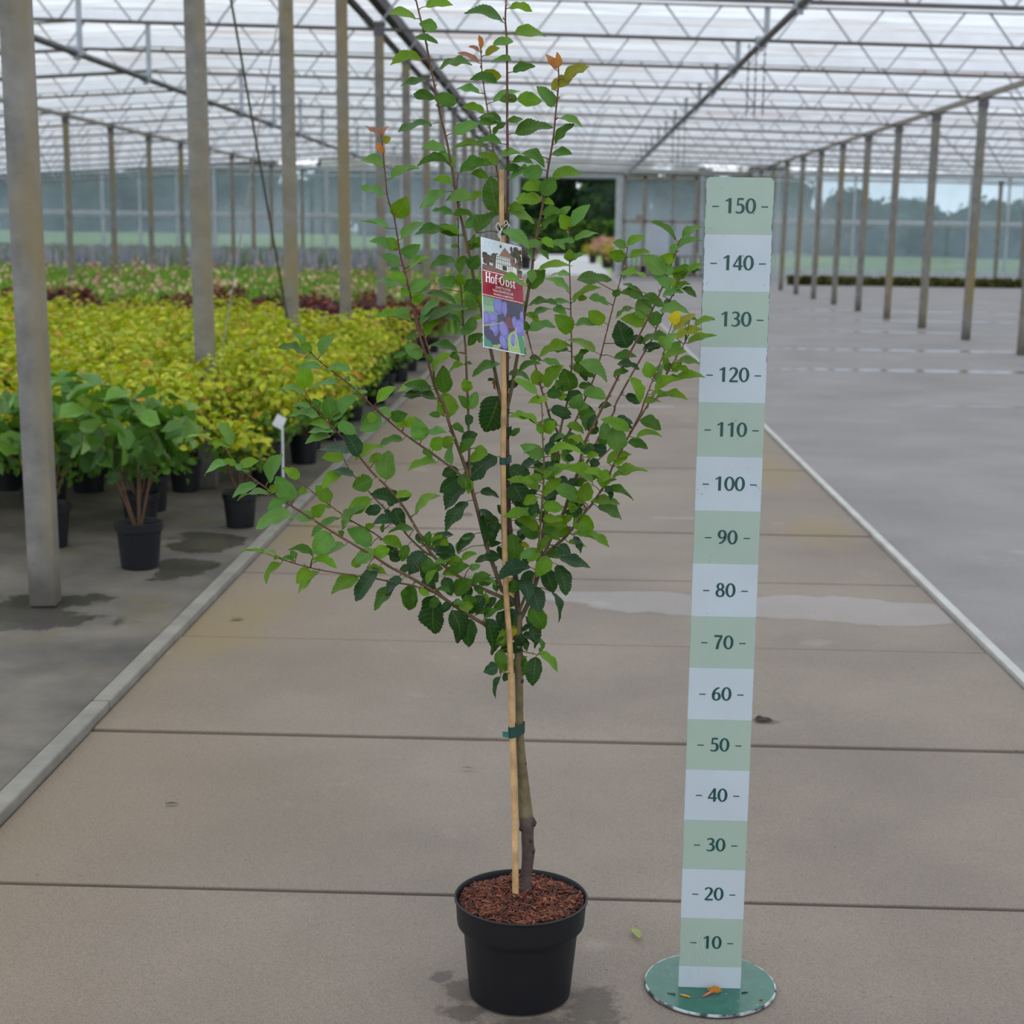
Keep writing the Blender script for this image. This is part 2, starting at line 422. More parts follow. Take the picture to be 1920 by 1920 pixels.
# long beams and pipes running away from the viewer
b = MB(); b.bar((-2.0, 1, 3.80), (-2.0, WALL_Y, 3.80), .10, .13)
tag(b.build('long_beam', M['beam']), 'thick dark beam above the left row of posts', 'beam')
b = MB(); b.bar((-2.2, 1, 3.70), (-2.2, WALL_Y, 3.70), .05, .06)
tag(b.build('long_beam', M['beam']), 'thin dark beam beside the thick one over the left posts', 'beam')
b = MB(); b.bar((5.78, 1, 3.40), (5.78, WALL_Y, 3.40), .06, .07)
tag(b.build('long_beam', M['frame2']), 'brown beam on top of the right-hand row of posts', 'beam')
b = MB(); b.bar((-9.0, 10, 3.40), (-9.0, WALL_Y, 3.40), .06, .07)
tag(b.build('long_beam', M['frame2']), 'beam on top of the far left row of posts', 'beam')
def pipe(x, z, label):
    t = thing('roof_pipe', (x, 20, z), label, 'pipe')
    p = MB(); p.tube([(x, 1+k*2.0, z) for k in range(27)], .036, 10); p.build('pipe_run', M['pipe'], t, smooth=True)
    for i in names:
        y = Y0+SPAN*i
        h = MB(); h.box((x, y, z+.02), (.12, .10, .1)); h.bar((x+.05, y-.02, z), (x+.05, y-.02, 3.86+ztilt(x)), .06, .02)
        h.box((x, y, z-.05), (.05, .07, .05)); h.build('hanger', M['galv'], t)
pipe(2.02, 3.44, 'dark pipe with hanger brackets running away under the roof, right of centre')
pipe(-5.3, 3.28, 'dark pipe with hanger brackets under the roof, over the flower beds')

# drive chains hanging under the right pipe
def chain(x, y, z0, z1, label, ln):
    b = MB(); z = z0; j = 0
    while z > z1:
        if j % 2: b.box((x, y, z), (.006, .016, .05))
        else: b.box((x, y, z), (.016, .006, .05))
        z -= .042; j += 1
    tag(b.build('hanging_chain', M['cable']), label, 'chain', 'chains under the right pipe')
for j, (dx, w_) in enumerate(((-.10, 'left'), (-.02, 'middle'), (.07, 'right'))):
    chain(2.0+dx, 17.1, 3.42, 2.70, 'thin hanging chain, %s one of the near trio under the pipe' % w_, 17)
    chain(1.98+dx*1.2, 28.3, 3.42, 2.66, 'thin hanging chain, %s one of the distant trio under the pipe' % w_, 28)

# cross bracing between the first two left posts
def cable(pts, r, mat, label):
    b = MB(); b.tube(pts, r, 6); tag(b.build('brace_cable', mat), label, 'cable', 'bracing cables between the left posts')
cable([(-1.95, 8.66, 3.35), (-1.95, 9.9, 1.95), (-1.95, 11.3, .35)], .0078, M['cable'], 'dark bracing cable sloping down from the first left post to the second')
cable([(-1.99, 11.34, 3.3), (-1.99, 9.9, 1.8), (-1.99, 8.66, .40)], .0045, M['cable2'], 'pale bracing cable sloping down from the second left post to the first')

# end wall
GX0, GX1, DX1 = -1.80, 1.74, 4.62
b = MB()
for x0, x1 in ((XL, GX0), (DX1, XR)):
    n = max(1, round((x1-x0)/1.28))
    for i in range(n+1):
        x = x0+(x1-x0)*i/n; b.box((x, WALL_Y, 1.75), (.07 if i % 3 else .11, .08, 3.5))
    b.box(((x0+x1)/2, WALL_Y-.02, 1.93), (x1-x0, .1, .13))
    b.box(((x0+x1)/2, WALL_Y-.02, .15), (x1-x0, .1, .3))
    b.box(((x0+x1)/2, WALL_Y-.02, 1.82), (x1-x0, .06, .03))
b.box((0, WALL_Y, 3.52), (XR-XL, .12, .16), 0) ; b.box(((XL+XR)/2, WALL_Y-.03, 3.30), (XR-XL, .05, .05))
struct(b.build('wall_back', M['frame']))
for i, (x0, x1) in enumerate(((XL, GX0), (DX1, XR))):
    b = MB(); b.box(((x0+x1)/2, WALL_Y+.0, 1.9), (x1-x0, .012, 3.2)); struct(b.build('window_%d' % (i+1), M['glass']))
b = MB(); b.box((GX0+.05, WALL_Y-.1, 1.75), (.22, .16, 3.5)); b.box((GX1+.07, WALL_Y-.1, 1.75), (.26, .16, 3.5)); b.box(((GX0+GX1)/2, WALL_Y-.1, 3.42), (GX1-GX0, .2, .2))
struct(b.build('door_1', M['frame']))
b = MB(); b.box((-2.0, WALL_Y, 3.84), (13.0, .012, .48)); struct(b.build('window_5', M['roof']))
M['panel'] = plain('door_panel', (172, 182, 192), .5, .06, 3)
# sliding door beside the opening
d = MB()
for x, w_ in ((1.98, .06), (2.66, .13), (3.62, .06), (4.42, .14)): d.box((x, WALL_Y-.26, 1.75), (w_, .07, 3.3))
d.box((3.2, WALL_Y-.26, 3.33), (2.5, .07, .1)); d.box((3.2, WALL_Y-.26, 1.86), (2.5, .07, .09)); d.box((3.2, WALL_Y-.26, .2), (2.5, .07, .3))
dr = struct(d.build('door_2', M['frame2']))
d = MB(); d.box((3.2, WALL_Y-.25, 1.75), (2.46, .012, 3.2)); d.build('door_pane', M['glass'], dr)
d = MB(); d.box((3.12, WALL_Y-.29, 1.2), (.82, .02, 1.2)); o = d.build('white_panel', M['panel'], dr); o['label'] = 'white lower door panel'
d = MB(); d.box((4.05, WALL_Y-.29, 1.2), (.6, .02, 1.2)); d.build('grey_panel', M['galv'], dr)
d = MB(); d.box((2.5, WALL_Y-.33, 1.93), (.24, .12, .3)); d.build('lock_box', M['frame2'], dr)
d = MB(); d.box((3.2, WALL_Y-.22, 3.48), (6.2, .06, .07)); d.build('slide_rail', M['frame2'], dr)
# side wall far right
b = MB()
for i in range(30): b.box((XR, 2+i*1.8, 1.6), (.08, .07, 3.2))
b.box((XR, 27, 1.9), (.07, 55, .1)); b.box((XR, 27, .15), (.08, 55, .3)); b.box((XR, 27, 3.15), (.1, 55, .14)); struct(b.build('wall_right', M['frame']))
b = MB(); b.box((XR, 27, 1.7), (.012, 55, 3.0)); struct(b.build('window_3', M['glass']))
b = MB()
for i in range(30): b.box((XL, 2+i*1.8, 1.6), (.08, .07, 3.2))
b.box((XL, 27, 1.9), (.07, 55, .1)); b.box((XL, 27, .15), (.08, 55, .3)); b.box((XL, 27, 3.15), (.1, 55, .14)); struct(b.build('wall_left', M['frame']))
b = MB(); b.box((XL, 27, 1.7), (.012, 55, 3.0)); struct(b.build('window_4', M['glass']))

# benches by the door
for (x, y, ww, lb) in ((2.55, 50.6, 1.5, 'dark slatted bench left of the pair before the sliding door'), (4.35, 50.9, 1.7, 'dark slatted bench right of the pair before the sliding door')):
    t = thing('slatted_bench', (x, y, 0), lb, 'bench', 'benches by the sliding door')
    k = MB()
    for j in range(7): k.box((x, y-.45+j*.15, .74), (ww, .09, .03))
    k.build('bench_top', M['darkwood'], t)
    for sx in (-1, 1):
        for sy in (-1, 1):
            k = MB(); k.box((x+sx*(ww/2-.08), y+sy*.42, .36), (.07, .07, .72)); k.build('leg', M['darkwood'], t)
    k = MB()
    for j in range(9): k.box((x-ww/2+.15+j*(ww-.3)/8, y-.45, .4), (.05, .03, .6))
    k.box((x, y-.45, .12), (ww, .04, .06)); k.build('front_slats', M['darkwood'], t)

# ------------------------------------------------------------------ outside
def ground_mat(name, c1, c2, sc):
    a = N(name); f = a.noise(a.pos(), sc, 6, .6); a.set(Base_Color=a.ramp(f, [(.35, lin(*c1)), (.65, lin(*c2))]), Roughness=.9); return a.m
b = MB(); b.box((0, 204, -.06), (400, 299, .04)); struct(b.build('ground_outside', ground_mat('meadow', (92, 112, 58), (126, 142, 80), .15)))
b = MB(); b.add([(-200, 60, -.05), (-5.5, 60, -.05), (-9, 140, 1.05), (-200, 140, 1.05), (-9, 350, 1.2), (-200, 350, 1.2)], [(0, 1, 2, 3), (3, 2, 4, 5)]); struct(b.build('ground_bank', ground_mat('bright_meadow', (88, 112, 36), (116, 140, 48), .12)))
b = MB(); b.box((-1.0, 81, -.02), (5.2, 53, .04)); struct(b.build('road_outside', ground_mat('pale_road', (146, 148, 150), (168, 170, 172), .4)))
def blob_tree(x, y, h, wd, c1, c2, label, cat='tree', nblob=9, seed=1, trunk=True, low=.12, name='broadleaf_tree', group='trees beyond the glass wall'):
    r = random.Random(seed); t = thing(name, (x, y, 0), label, cat, group)
    b = MB(); c1 = lin(*c1); c2 = lin(*c2)
    for i in range(nblob):
        a = r.uniform(0, 6.28); q = r.uniform(0, 1); z = h*(low+(1-low-.14)*((i+.5)/nblob)) ; rr = wd*.5*(1-.55*(i/nblob)**2)
        px_, py_ = x+rr*.62*q*math.cos(a), y+rr*.62*q*math.sin(a); rad = rr*r.uniform(.5, .75); 
        bm = bmesh.new(); bmesh.ops.create_icosphere(bm, subdivisions=2, radius=1)
        vs = []; 
        for v in bm.verts:
            s_ = r.uniform(.8, 1.15); vs.append((px_+v.co.x*rad*s_, py_+v.co.y*rad*s_, max(.05, z+v.co.z*rad*.8*s_)))
        fs = [tuple(v.index for v in f.verts) for f in bm.faces]; bm.free()
        mm_ = r.random(); b.add(vs, fs, tuple(c1[k]*(1-mm_)+c2[k]*mm_ for k in range(3)))
        for k2 in range(160):
            d = Vector((r.gauss(0, 1), r.gauss(0, 1), r.gauss(0, 1))).normalized(); s_ = rad*r.uniform(.85, 1.2)
            cpt = Vector((px_, py_, z)) + Vector((d.x*s_, d.y*s_, d.z*s_*.8)); u = d.orthogonal().normalized()*rad*.17; v_ = d.cross(u)*r.uniform(.6, 1)
            if cpt.z < .1: continue
            m2 = r.random(); b.add([cpt-u, cpt-v_, cpt+u+d*rad*.08, cpt+v_], [(0, 1, 2, 3)], tuple((c1[k]*(1-m2)+c2[k]*m2)*r.uniform(.8, 1.2) for k in range(3)))
    b.build('crown', M['far_leaf'], t)
    if trunk:
        k = MB(); k.tube([(x, y, 0), (x+.1, y, h*.3), (x, y, h*.55)], [wd*.045, wd*.035, wd*.02], 8); k.build('trunk', M['frame2'], t, smooth=True)
    return t
tr = random.Random(11); n = 0
def pos_words(i, side): return '%s tree %s of the gate beyond the glass wall' % (ORD[i], side)
xs = [-60, -51, -43.5, -36, -29, -22, -15]
for i, x in enumerate(xs):
    blob_tree(x, 140+tr.uniform(-8, 8), tr.uniform(8.5, 10.5) if i != 2 else 7.4, 10, (20, 36, 32), (44, 66, 46), 'dark leafy tree beyond the left glass wall, %s from the gate' % ORD[len(xs)-1-i], seed=20+i)
for i, x in enumerate((-6.5, -1.5, 3.5)):
    blob_tree(x, 122+tr.uniform(-3, 3), 12.5, 8, (18, 34, 26), (44, 70, 40), 'tall dark tree seen through the open gate, %s from the left' % ORD[i], seed=40+i, nblob=13, low=.1)
for i, x in enumerate((9.5, 15.5)):
    blob_tree(x, 118+tr.uniform(-5, 5), 7.2, 8, (26, 44, 36), (66, 90, 58), 'mid-green tree behind the sliding door, %s from the gate' % ORD[i], seed=50+i)
for i, x in enumerate((21, 26.5, 32, 37.5, 43, 48.5)):
    blob_tree(x, 122+tr.uniform(-4, 4), (4.3, 3.6, 3.3, 3.5, 4.2, 4.6)[i], 9.0, (30, 50, 40), (58, 82, 56), 'low tree beyond the right glass wall, %s from the gate' % ORD[i], seed=60+i, low=.08)
# clipped hedges
def hedge(x0, x1, y, h, dp, c1, c2, label, seed, dens=18):
    r = random.Random(seed); b = MB(); c1 = lin(*c1); c2 = lin(*c2)
    b.box(((x0+x1)/2, y, h*.47), (x1-x0-.1, dp*.85, h*.94), col=c1)
    for k in range(int((x1-x0)*dens)):
        s = r.random(); x = r.uniform(x0, x1)
        p = Vector((x, y-dp/2, r.uniform(.02, h))) if s < .6 else Vector((x, y+r.uniform(-dp/2, dp/2), h))
        m2 = r.random(); d = h*.09+.03; n_ = Vector((r.uniform(-1, 1), r.uniform(-1, 1), r.uniform(-1, 1))).normalized(); u = n_.orthogonal()*d; v = n_.cross(u)
        b.add([p-u, p-v, p+u, p+v], [(0, 1, 2, 3)], tuple(c1[q]*(1-m2)+c2[q]*m2 for q in range(3)))
    o = b.build('clipped_hedge', M['far_leaf']); return tag(o, label, 'hedge')
hedge(-9, 6.5, 106, 2.1, 1.6, (34, 62, 26), (80, 112, 44), 'tall clipped green hedge seen through the open gate', 5, 60)
hedge(6.6, 18.6, 47.0, .24, .5, (62, 62, 34), (112, 112, 58), 'low olive hedge strip in front of the right glass wall', 6, 90)

TREE = '''
#trunk None 0 0
-542,28000,1804 -544,27976,1979 -537,28031,2336 -508,28019,2777 -526,27978,3063 -528,27962,3231 -541,27962,3392 -564,27981,3566 -595,28026,3848 -626,28031,4218 -660,27977,4609 -698,27987,5131 -715,28039,5534 -724,28000,5964 -741,27967,6492 -755,28037,6988 -760,28000,7510
-804 27919 7606 -1088 28018 7166 -44 -90 8 346 -760 28000 7510 D
-697 27916 7073 -581 27865 6833 78 -42 47 176 -755 28036 7009 d
-983 27921 7014 -1165 27846 6953 31 -93 21 182 -754 28033 6960 g
-683 27952 6832 -1090 27862 6822 10 -55 83 271 -749 28008 6784 d
-1120 27780 6848 -1011 27765 6460 36 -92 13 262 -748 28006 6768 g
-938 28057 6345 -1018 28022 6191 -19 -93 31 137 -736 27976 6346 d
-675 27999 7056 -586 27926 6820 80 -43 43 170 -755 28036 7013 d
-701 27919 7181 -496 27911 7336 -56 -40 72 167 -756 28028 7120 d
-719 27960 6886 -698 27957 7127 -1 -100 -1 199 -750 28016 6839 d
-735 27964 6503 -603 27970 6695 -71 -50 50 152 -740 27968 6470 g
-805 28009 6510 -1087 27891 6382 -24 -40 89 215 -741 27967 6493 g
-683 28065 7082 -331 28130 6918 45 -38 81 256 -755 28032 7058 d
-844 28056 7168 -957 28057 6977 -72 -54 42 144 -756 28026 7147 g
#L0 trunk 6.5 1.6
-759,28007,7406 -806,27979,8023 -876,28064,8611 -952,28027,9220 -993,28090,10006 -1010,28060,10653 -1030,28107,11324 -1035,28106,12547 -1049,28115,13693 -1051,28213,14354 -1058,28152,15058 -1070,28251,15760 -1086,28193,16449 -1098,28288,17144 -1114,28236,17820 -1144,28304,18171 -1135,28323,18507 -1122,28307,19041
-1616 28071 14465 -1161 28231 14848 -41 -56 72 400 -1052 28205 14444 g
-1077 28335 18374 -689 28298 18338 0 -70 72 255 -1139 28314 18346 b
-1165 28244 18113 -1807 28002 18267 36 -42 84 457 -1138 28289 18094 g
-977 28310 17954 -438 28462 17920 22 -61 76 365 -1122 28254 17909 b
-1359 28222 17748 -1005 28150 17777 -20 -72 66 236 -1112 28243 17729 p
-1025 28175 17474 -1368 28223 17442 -16 -58 80 226 -1105 28264 17455 p
-1001 28245 17277 -616 28303 17378 -8 -71 70 262 -1101 28280 17251 g
-1273 28309 17087 -1749 28333 17153 7 -64 76 312 -1097 28276 17058 g
-1072 28217 16428 -815 28293 16482 7 -72 69 178 -1085 28197 16399 g
-913 28242 16821 -1221 28270 16798 -11 -93 36 202 -1092 28240 16792 g
-910 28164 16815 -499 28222 16778 16 -94 30 271 -1092 28240 16792 b
-952 28249 16224 -291 28268 16324 -10 -63 77 435 -1080 28215 16191 g
-1170 28120 16030 -1588 27975 16052 23 -54 81 288 -1076 28230 16010 g
-1221 28257 15840 -848 28098 15871 -27 -48 83 264 -1071 28247 15815 p
-989 28110 15720 -621 28072 15711 -4 -61 79 240 -1069 28242 15697 g
-1122 28220 15607 -824 28218 15610 -1 -81 58 193 -1067 28226 15580 g
-825 28237 15646 -680 28161 15563 -39 -91 14 162 -1068 28231 15615 p
-1022 28155 15431 -545 27973 15546 -37 -46 81 340 -1064 28201 15405 p
-1238 28069 14845 -1362 28043 15447 -3 -100 -5 415 -1056 28173 14820 g
-1075 28160 14848 -754 28164 14922 -13 -79 60 214 -1056 28173 14820 b
-1027 28171 14848 -585 28277 14679 41 -51 75 315 -1056 28173 14820 b
-1574 28151 12558 -1466 28107 12562 -37 -92 16 102 -1035 28106 12536 p
-1167 28102 11551 -1416 28184 10897 19 -96 -19 590 -1031 28107 11522 d
-1099 27000 14523 -639 26900 14244 35 -53 77 356 -1053 28201 14497 p
-1036 28133 11724 -816 28152 11841 9 -100 -1 175 -1031 28107 11697 d
-881 28005 11258 -659 28024 11182 32 -47 82 153 -1026 28099 11213 d
-1184 27952 10456 -1790 27766 10006 -33 -62 71 505 -1004 28071 10415 D
-964 28042 8158 -820 27938 7868 -18 -95 25 220 -822 27998 8155 y
-839 27981 7283 -910 27974 7053 20 -98 -3 165 -759 28007 7406 y
-921 27929 9039 -889 27924 8438 44 -90 3 391 -923 28041 8987 g
-1167 28001 8769 -1066 28004 8519 66 -71 26 176 -895 28054 8766 d
-975 27968 10261 -495 28004 9930 44 -70 56 380 -999 28081 10213 d
-910 27955 9980 -657 27896 9474 11 -98 17 414 -989 28084 9925 d
-910 28091 9634 -387 27871 9459 18 -31 93 386 -972 28058 9606 d
-723 27931 8867 -575 27960 8789 16 -98 -7 110 -898 28053 8789 l
-669 27877 8654 -593 27900 8475 -4 -99 -14 138 -870 28056 8562 d
-800 28002 8977 -582 28044 9149 -48 -49 73 182 -915 28045 8923 D
-855 28052 9267 -657 28068 9168 21 -93 29 165 -953 28029 9236 d
-713 28049 9720 -519 28059 9821 -6 -98 21 165 -976 28064 9672 d
-941 28045 10133 -704 28002 9939 48 -53 70 201 -996 28086 10095 d
-919 28066 9143 -966 28050 8952 -13 -98 11 128 -939 28033 9116 d
-961 28113 10827 -787 28167 10957 -17 -81 57 146 -1014 28070 10801 g
-899 28004 9595 -659 27922 9781 -32 -95 0 216 -969 28054 9552 d
-949 28019 9987 -989 27958 10275 14 -97 -19 194 -990 28085 9944 d
-839 28027 8821 -622 28044 9015 -51 -60 62 189 -897 28054 8777 d
-1031 28101 9362 -1176 28074 9535 29 -95 10 158 -959 28037 9348 d
-1032 28051 9152 -1280 28049 9097 -17 -56 81 165 -942 28032 9138 d
-1015 28087 10752 -937 28011 11003 -70 -71 0 178 -1012 28065 10725 d
#R1 L0 4.2 1.3
-1029,28104,11285 -934,28010,11735 -843,27958,12301 -719,27787,13067 -600,27701,13814 -576,27632,14132 -486,27472,14595 -384,27422,15215 -342,27317,15546 -258,27172,16059 -220,27141,16500 -181,26976,16942 -186,26896,17238 -197,26904,17352
-794 27070 15821 -402 26928 15619 20 -58 79 301 -312 27266 15727 g
-267 27436 15405 217 27519 15515 -7 -64 77 327 -362 27368 15387 b
-404 27448 15290 -774 27460 15241 -7 -95 30 243 -378 27408 15259 b
-446 27332 15140 -220 27331 15413 -1 -100 0 297 -402 27431 15107 g
-424 27512 15053 -878 27515 15070 2 -70 71 295 -415 27438 15023 b
-401 27493 15053 -225 27408 14985 -20 -83 53 135 -415 27437 15027 b
-431 27419 14823 -94 27322 14849 -25 -69 68 228 -452 27456 14800 g
-118 27462 14828 66 27425 14943 -30 -93 18 143 -444 27451 14853 p
-396 27538 14734 -211 27538 14805 4 -99 -13 135 -466 27462 14717 p
-404 27489 14550 -117 27434 14805 -61 -54 58 252 -497 27491 14539 g
-226 26976 17192 -400 27019 17444 41 -81 42 155 -185 26917 17160 o
-181 26838 17222 -207 26753 17449 27 -91 -31 122 -186 26906 17203 o
-89 26938 17048 310 26893 17254 -37 -74 57 293 -183 26954 17023 l
-300 27015 16879 35 27057 17061 -17 -84 51 249 -190 27013 16844 l
-240 27134 16616 -538 27031 16922 54 -80 26 286 -212 27109 16585 p
-134 27090 16415 219 27001 16281 16 -57 81 252 -228 27148 16401 p
-218 27167 15988 95 27082 16307 -67 -53 52 295 -272 27197 15971 g
-284 27248 15813 59 27099 15821 -26 -55 80 243 -302 27249 15789 g
-693 27552 14292 -413 27446 14315 -32 -72 62 195 -555 27595 14239 p
-433 27434 14387 -227 27391 14245 12 -89 44 165 -528 27548 14376 b
-249 27564 14353 -24 27475 14219 16 -67 72 179 -528 27548 14376 p
-728 27509 14255 -602 27422 14030 74 -38 56 177 -563 27610 14196 p
-515 27531 14203 -299 27507 14042 52 -41 75 176 -565 27614 14184 g
-668 27000 13577 -1067 26650 13708 49 -24 84 355 -647 27735 13518 L
-668 27758 13533 -373 27781 13833 4 -100 4 281 -650 27737 13503 g
-483 27625 13835 112 27656 13916 -11 -31 94 390 -600 27701 13814 b
-642 27655 13221 -118 27634 13230 -3 -30 95 341 -698 27772 13196 g
-564 27643 13037 -230 27725 13168 -25 -40 88 239 -725 27797 13025 p
-697 27678 13071 -469 27637 12927 30 -68 67 177 -723 27793 13040 b
-810 27871 12020 -421 27781 12176 -42 -39 82 279 -893 27986 11993 g
-1015 28024 11965 -612 28042 11845 28 -39 88 274 -904 27993 11921 g
-877 27933 12584 -1097 27890 12457 -16 -81 56 167 -803 27904 12546 p
-431 27330 15567 -762 27359 15472 -7 -99 -8 252 -344 27323 15529 p
-708 27715 13286 -786 27767 13096 -64 -77 5 137 -689 27766 13252 p
-865 27809 12637 -1188 27902 12599 -30 -90 32 220 -796 27894 12592 p
-583 27617 13853 -593 27546 13625 -8 -95 30 173 -600 27699 13824 p
-746 27889 12476 -727 27900 12290 44 -90 -1 122 -818 27924 12456 p
#L1 L0 4.5 1.7
-1025,28084,10994 -1097,28083,11335 -1189,28083,11704 -1337,28189,12391 -1518,28174,13131 -1643,28266,13576 -1752,28231,14127 -1896,28314,14703 -1998,28347,15173 -2075,28319,15640 -2181,28418,16110 -2299,28427,16573 -2396,28418,17033 -2502,28522,17502 -2597,28508,17957 -2745,28552,18526 -2824,28584,18893
-2740 28511 18203 -3190 28287 18249 35 -55 76 328 -2659 28526 18197 b
-2640 28472 17502 -3163 28351 17405 2 -67 74 354 -2503 28521 17509 b
-2540 28431 17143 -2994 28327 17049 -7 -49 87 309 -2420 28442 17141 g
-2442 28427 16382 -3002 28177 16232 -4 -45 89 410 -2255 28423 16399 g
-2569 28448 18400 -2101 28503 18434 3 -70 72 307 -2700 28539 18356 b
-2353 28422 18047 -2677 28469 18107 -17 -97 -15 224 -2601 28509 17972 p
-2740 28386 17880 -2339 28212 17750 8 -47 88 296 -2585 28509 17901 g
-2321 28512 17360 -1751 28337 17405 -22 -51 83 389 -2456 28477 17301 g
-2413 28493 16816 -2782 28591 16925 -2 -77 64 258 -2346 28423 16795 g
-1994 28323 16748 -2385 28299 16823 9 -98 16 259 -2318 28425 16664 g
-2051 28331 16217 -1603 28387 16399 -18 -72 67 316 -2194 28419 16161 p
-2176 28429 15919 -2591 28241 15963 31 -50 80 297 -2133 28373 15896 p
-2112 28231 15689 -2663 28119 15655 3 -42 91 366 -2083 28326 15673 g
-2027 28384 15638 -2346 28304 15864 51 -73 46 259 -2069 28321 15600 p
-1940 28335 15544 -1384 28209 15708 -35 -61 71 385 -2052 28328 15496 g
-2064 28245 15352 -2376 28114 15403 38 -65 66 222 -2025 28338 15335 b
-2164 28318 15189 -2684 28489 14939 -50 -56 66 391 -2001 28346 15190 p
-1722 28163 15074 -2173 28294 15059 -23 -71 66 306 -1961 28335 15001 p
-2057 28364 14815 -2415 28324 14857 16 -59 79 236 -1920 28322 14814 p
-2033 28196 14789 -1667 28286 14760 21 -61 77 246 -1915 28320 14789 g
-1819 28257 14569 -1441 28333 14739 -9 -81 57 274 -1854 28290 14533 p
-1918 28309 14414 -2663 28019 14475 18 -27 95 509 -1822 28272 14408 g
-1921 28174 14438 -2312 28248 14539 3 -76 65 267 -1829 28275 14433 b
-1669 28197 14299 -1505 28253 14372 8 -87 48 122 -1781 28248 14244 b
-1748 28311 14179 -1542 28287 14253 -29 -78 56 143 -1757 28234 14148 b
-1752 28203 13992 -1959 28170 13953 12 -97 21 154 -1721 28241 13970 g
-1749 28175 13843 -1582 28225 14069 30 -95 -1 252 -1692 28251 13824 g
-1728 28259 14198 -1633 28225 14443 -80 -55 24 172 -1761 28236 14162 g
-1738 28266 14179 -1541 28315 14247 -7 -70 71 139 -1757 28234 14146 b
-1678 28196 14312 -1526 28190 14370 -22 -84 50 106 -1785 28250 14258 b
-1487 28145 13508 -1805 28053 13488 26 -94 21 242 -1607 28239 13445 g
-1553 28195 13184 -1493 28093 13416 -46 -85 -25 169 -1527 28180 13162 b
-1740 28126 13137 -2448 27805 12935 -15 -26 95 522 -1527 28181 13163 g
-1493 28180 12995 -1645 28168 12937 -8 -91 39 106 -1479 28177 12970 b
-1165 28124 12145 -1632 27919 11917 -26 -40 88 363 -1273 28143 12092 g
-1244 28034 11845 -1254 28075 11668 -81 -57 -9 118 -1213 28101 11817 r
-1380 28057 11850 -1264 28043 11844 -6 -80 59 76 -1221 28106 11851 d
#R0 L0 2.6 1.1
-1062,28205,14449 -1140,28306,15013 -1238,28480,15440 -1272,28542,15583 -1347,28637,15962 -1401,28676,16245 -1459,28800,16609 -1529,28967,16969 -1586,29061,17334 -1612,29121,17686 -1637,29205,17836
-1584 28997 17288 -1246 29024 17270 7 -98 -20 257 -1575 29043 17265 l
-1534 29137 17653 -1282 29157 17787 -20 -84 51 186 -1607 29109 17618 l
-1643 29146 17513 -2023 29163 17710 39 -47 79 214 -1597 29086 17481 k
-1637 29009 17708 -1831 29000 17787 26 -79 56 105 -1614 29127 17698 k
-1610 29170 17785 -1647 29145 18004 50 -87 -1 112 -1623 29159 17754 o
-1629 28981 16969 -2059 29047 17065 11 -50 86 290 -1526 28961 16956 p
-1530 28789 16603 -1921 28832 16731 18 -62 76 269 -1455 28792 16586 b
-1211 28704 16460 -1614 28780 16531 5 -51 86 270 -1426 28731 16404 g
-1351 28659 16221 -1124 28642 16422 -54 -63 56 197 -1390 28668 16187 g
-1368 28886 16811 -916 29018 17038 -27 -49 83 340 -1488 28871 16762 p
-1612 28755 16459 -1284 28710 16436 -10 -93 35 216 -1434 28748 16455 p
-1493 28637 16008 -2048 28471 15946 0 -34 94 375 -1355 28642 16004 b
-1242 28492 15734 -1583 28332 15874 52 -75 40 261 -1295 28572 15700 b
-1431 28470 15461 -1712 28341 15523 45 -76 47 205 -1246 28494 15472 b
#L2 trunk 5.5 1.2
-863,28000,7763 -1063,27978,7947 -1162,27915,8233 -1366,27924,8811 -1533,27801,9499 -1681,27767,10045 -1829,27751,10486 -2035,27608,11074 -2114,27608,11362 -2297,27604,11734 -2421,27476,12219 -2533,27441,12570 -2675,27426,13132 -2783,27283,13674 -2896,27286,14106 -2978,27184,14680 -3088,27103,15057 -3135,27116,15462 -3184,27000,16079
-3211 27033 16081 -3468 27079 16258 46 -43 78 158 -3183 27005 16055 k
-3188 27029 16103 -3237 27062 16226 41 -83 39 68 -3184 27001 16075 k
-3158 26967 16100 -3049 27016 16247 -52 -62 59 95 -3184 27001 16073 k
-3160 27082 15996 -3028 27029 16060 -25 -93 -26 138 -3175 27022 15963 l
-3133 27040 15805 -3280 27036 15969 -13 -98 -14 111 -3160 27057 15776 o
-3166 27028 15570 -3544 27121 15681 7 -64 76 263 -3142 27099 15549 p
-3029 27030 15370 -2567 27106 15569 -27 -50 82 331 -3121 27112 15336 p
-3151 27092 15124 -3535 26942 15216 38 -50 78 274 -3094 27105 15104 p
-2971 27231 14722 -2762 27113 15062 6 -93 -36 334 -2980 27183 14689 b
-3083 27291 14527 -3567 27169 14645 29 -25 92 312 -2955 27213 14519 p
-2868 27246 14358 -2511 27273 14637 -42 -68 60 295 -2926 27248 14321 p
-2914 27346 14174 -3232 27370 14330 4 -97 23 231 -2902 27279 14148 b
-3044 27358 14172 -3418 27265 14305 40 -55 73 265 -2905 27275 14167 p
-2863 27196 14107 -2538 27078 14250 -18 -92 -35 241 -2888 27286 14074 p
-2764 27278 13794 -2387 27082 14057 -65 -40 64 325 -2804 27283 13756 b
-2524 27274 13943 -2385 27271 13936 3 -57 82 90 -2825 27284 13836 b
-2705 27435 13423 -2380 27547 13590 -1 -82 57 248 -2727 27357 13392 p
-2691 27294 13245 -2482 27342 13393 24 -97 -3 171 -2691 27404 13215 b
-2325 27515 12046 -2007 27403 12360 -68 -55 49 299 -2366 27533 12004 b
-2116 27642 11640 -2146 27508 12125 27 -93 -24 327 -2214 27606 11565 g
-2040 27674 11200 -2139 27696 11635 24 -97 10 387 -2062 27608 11171 b
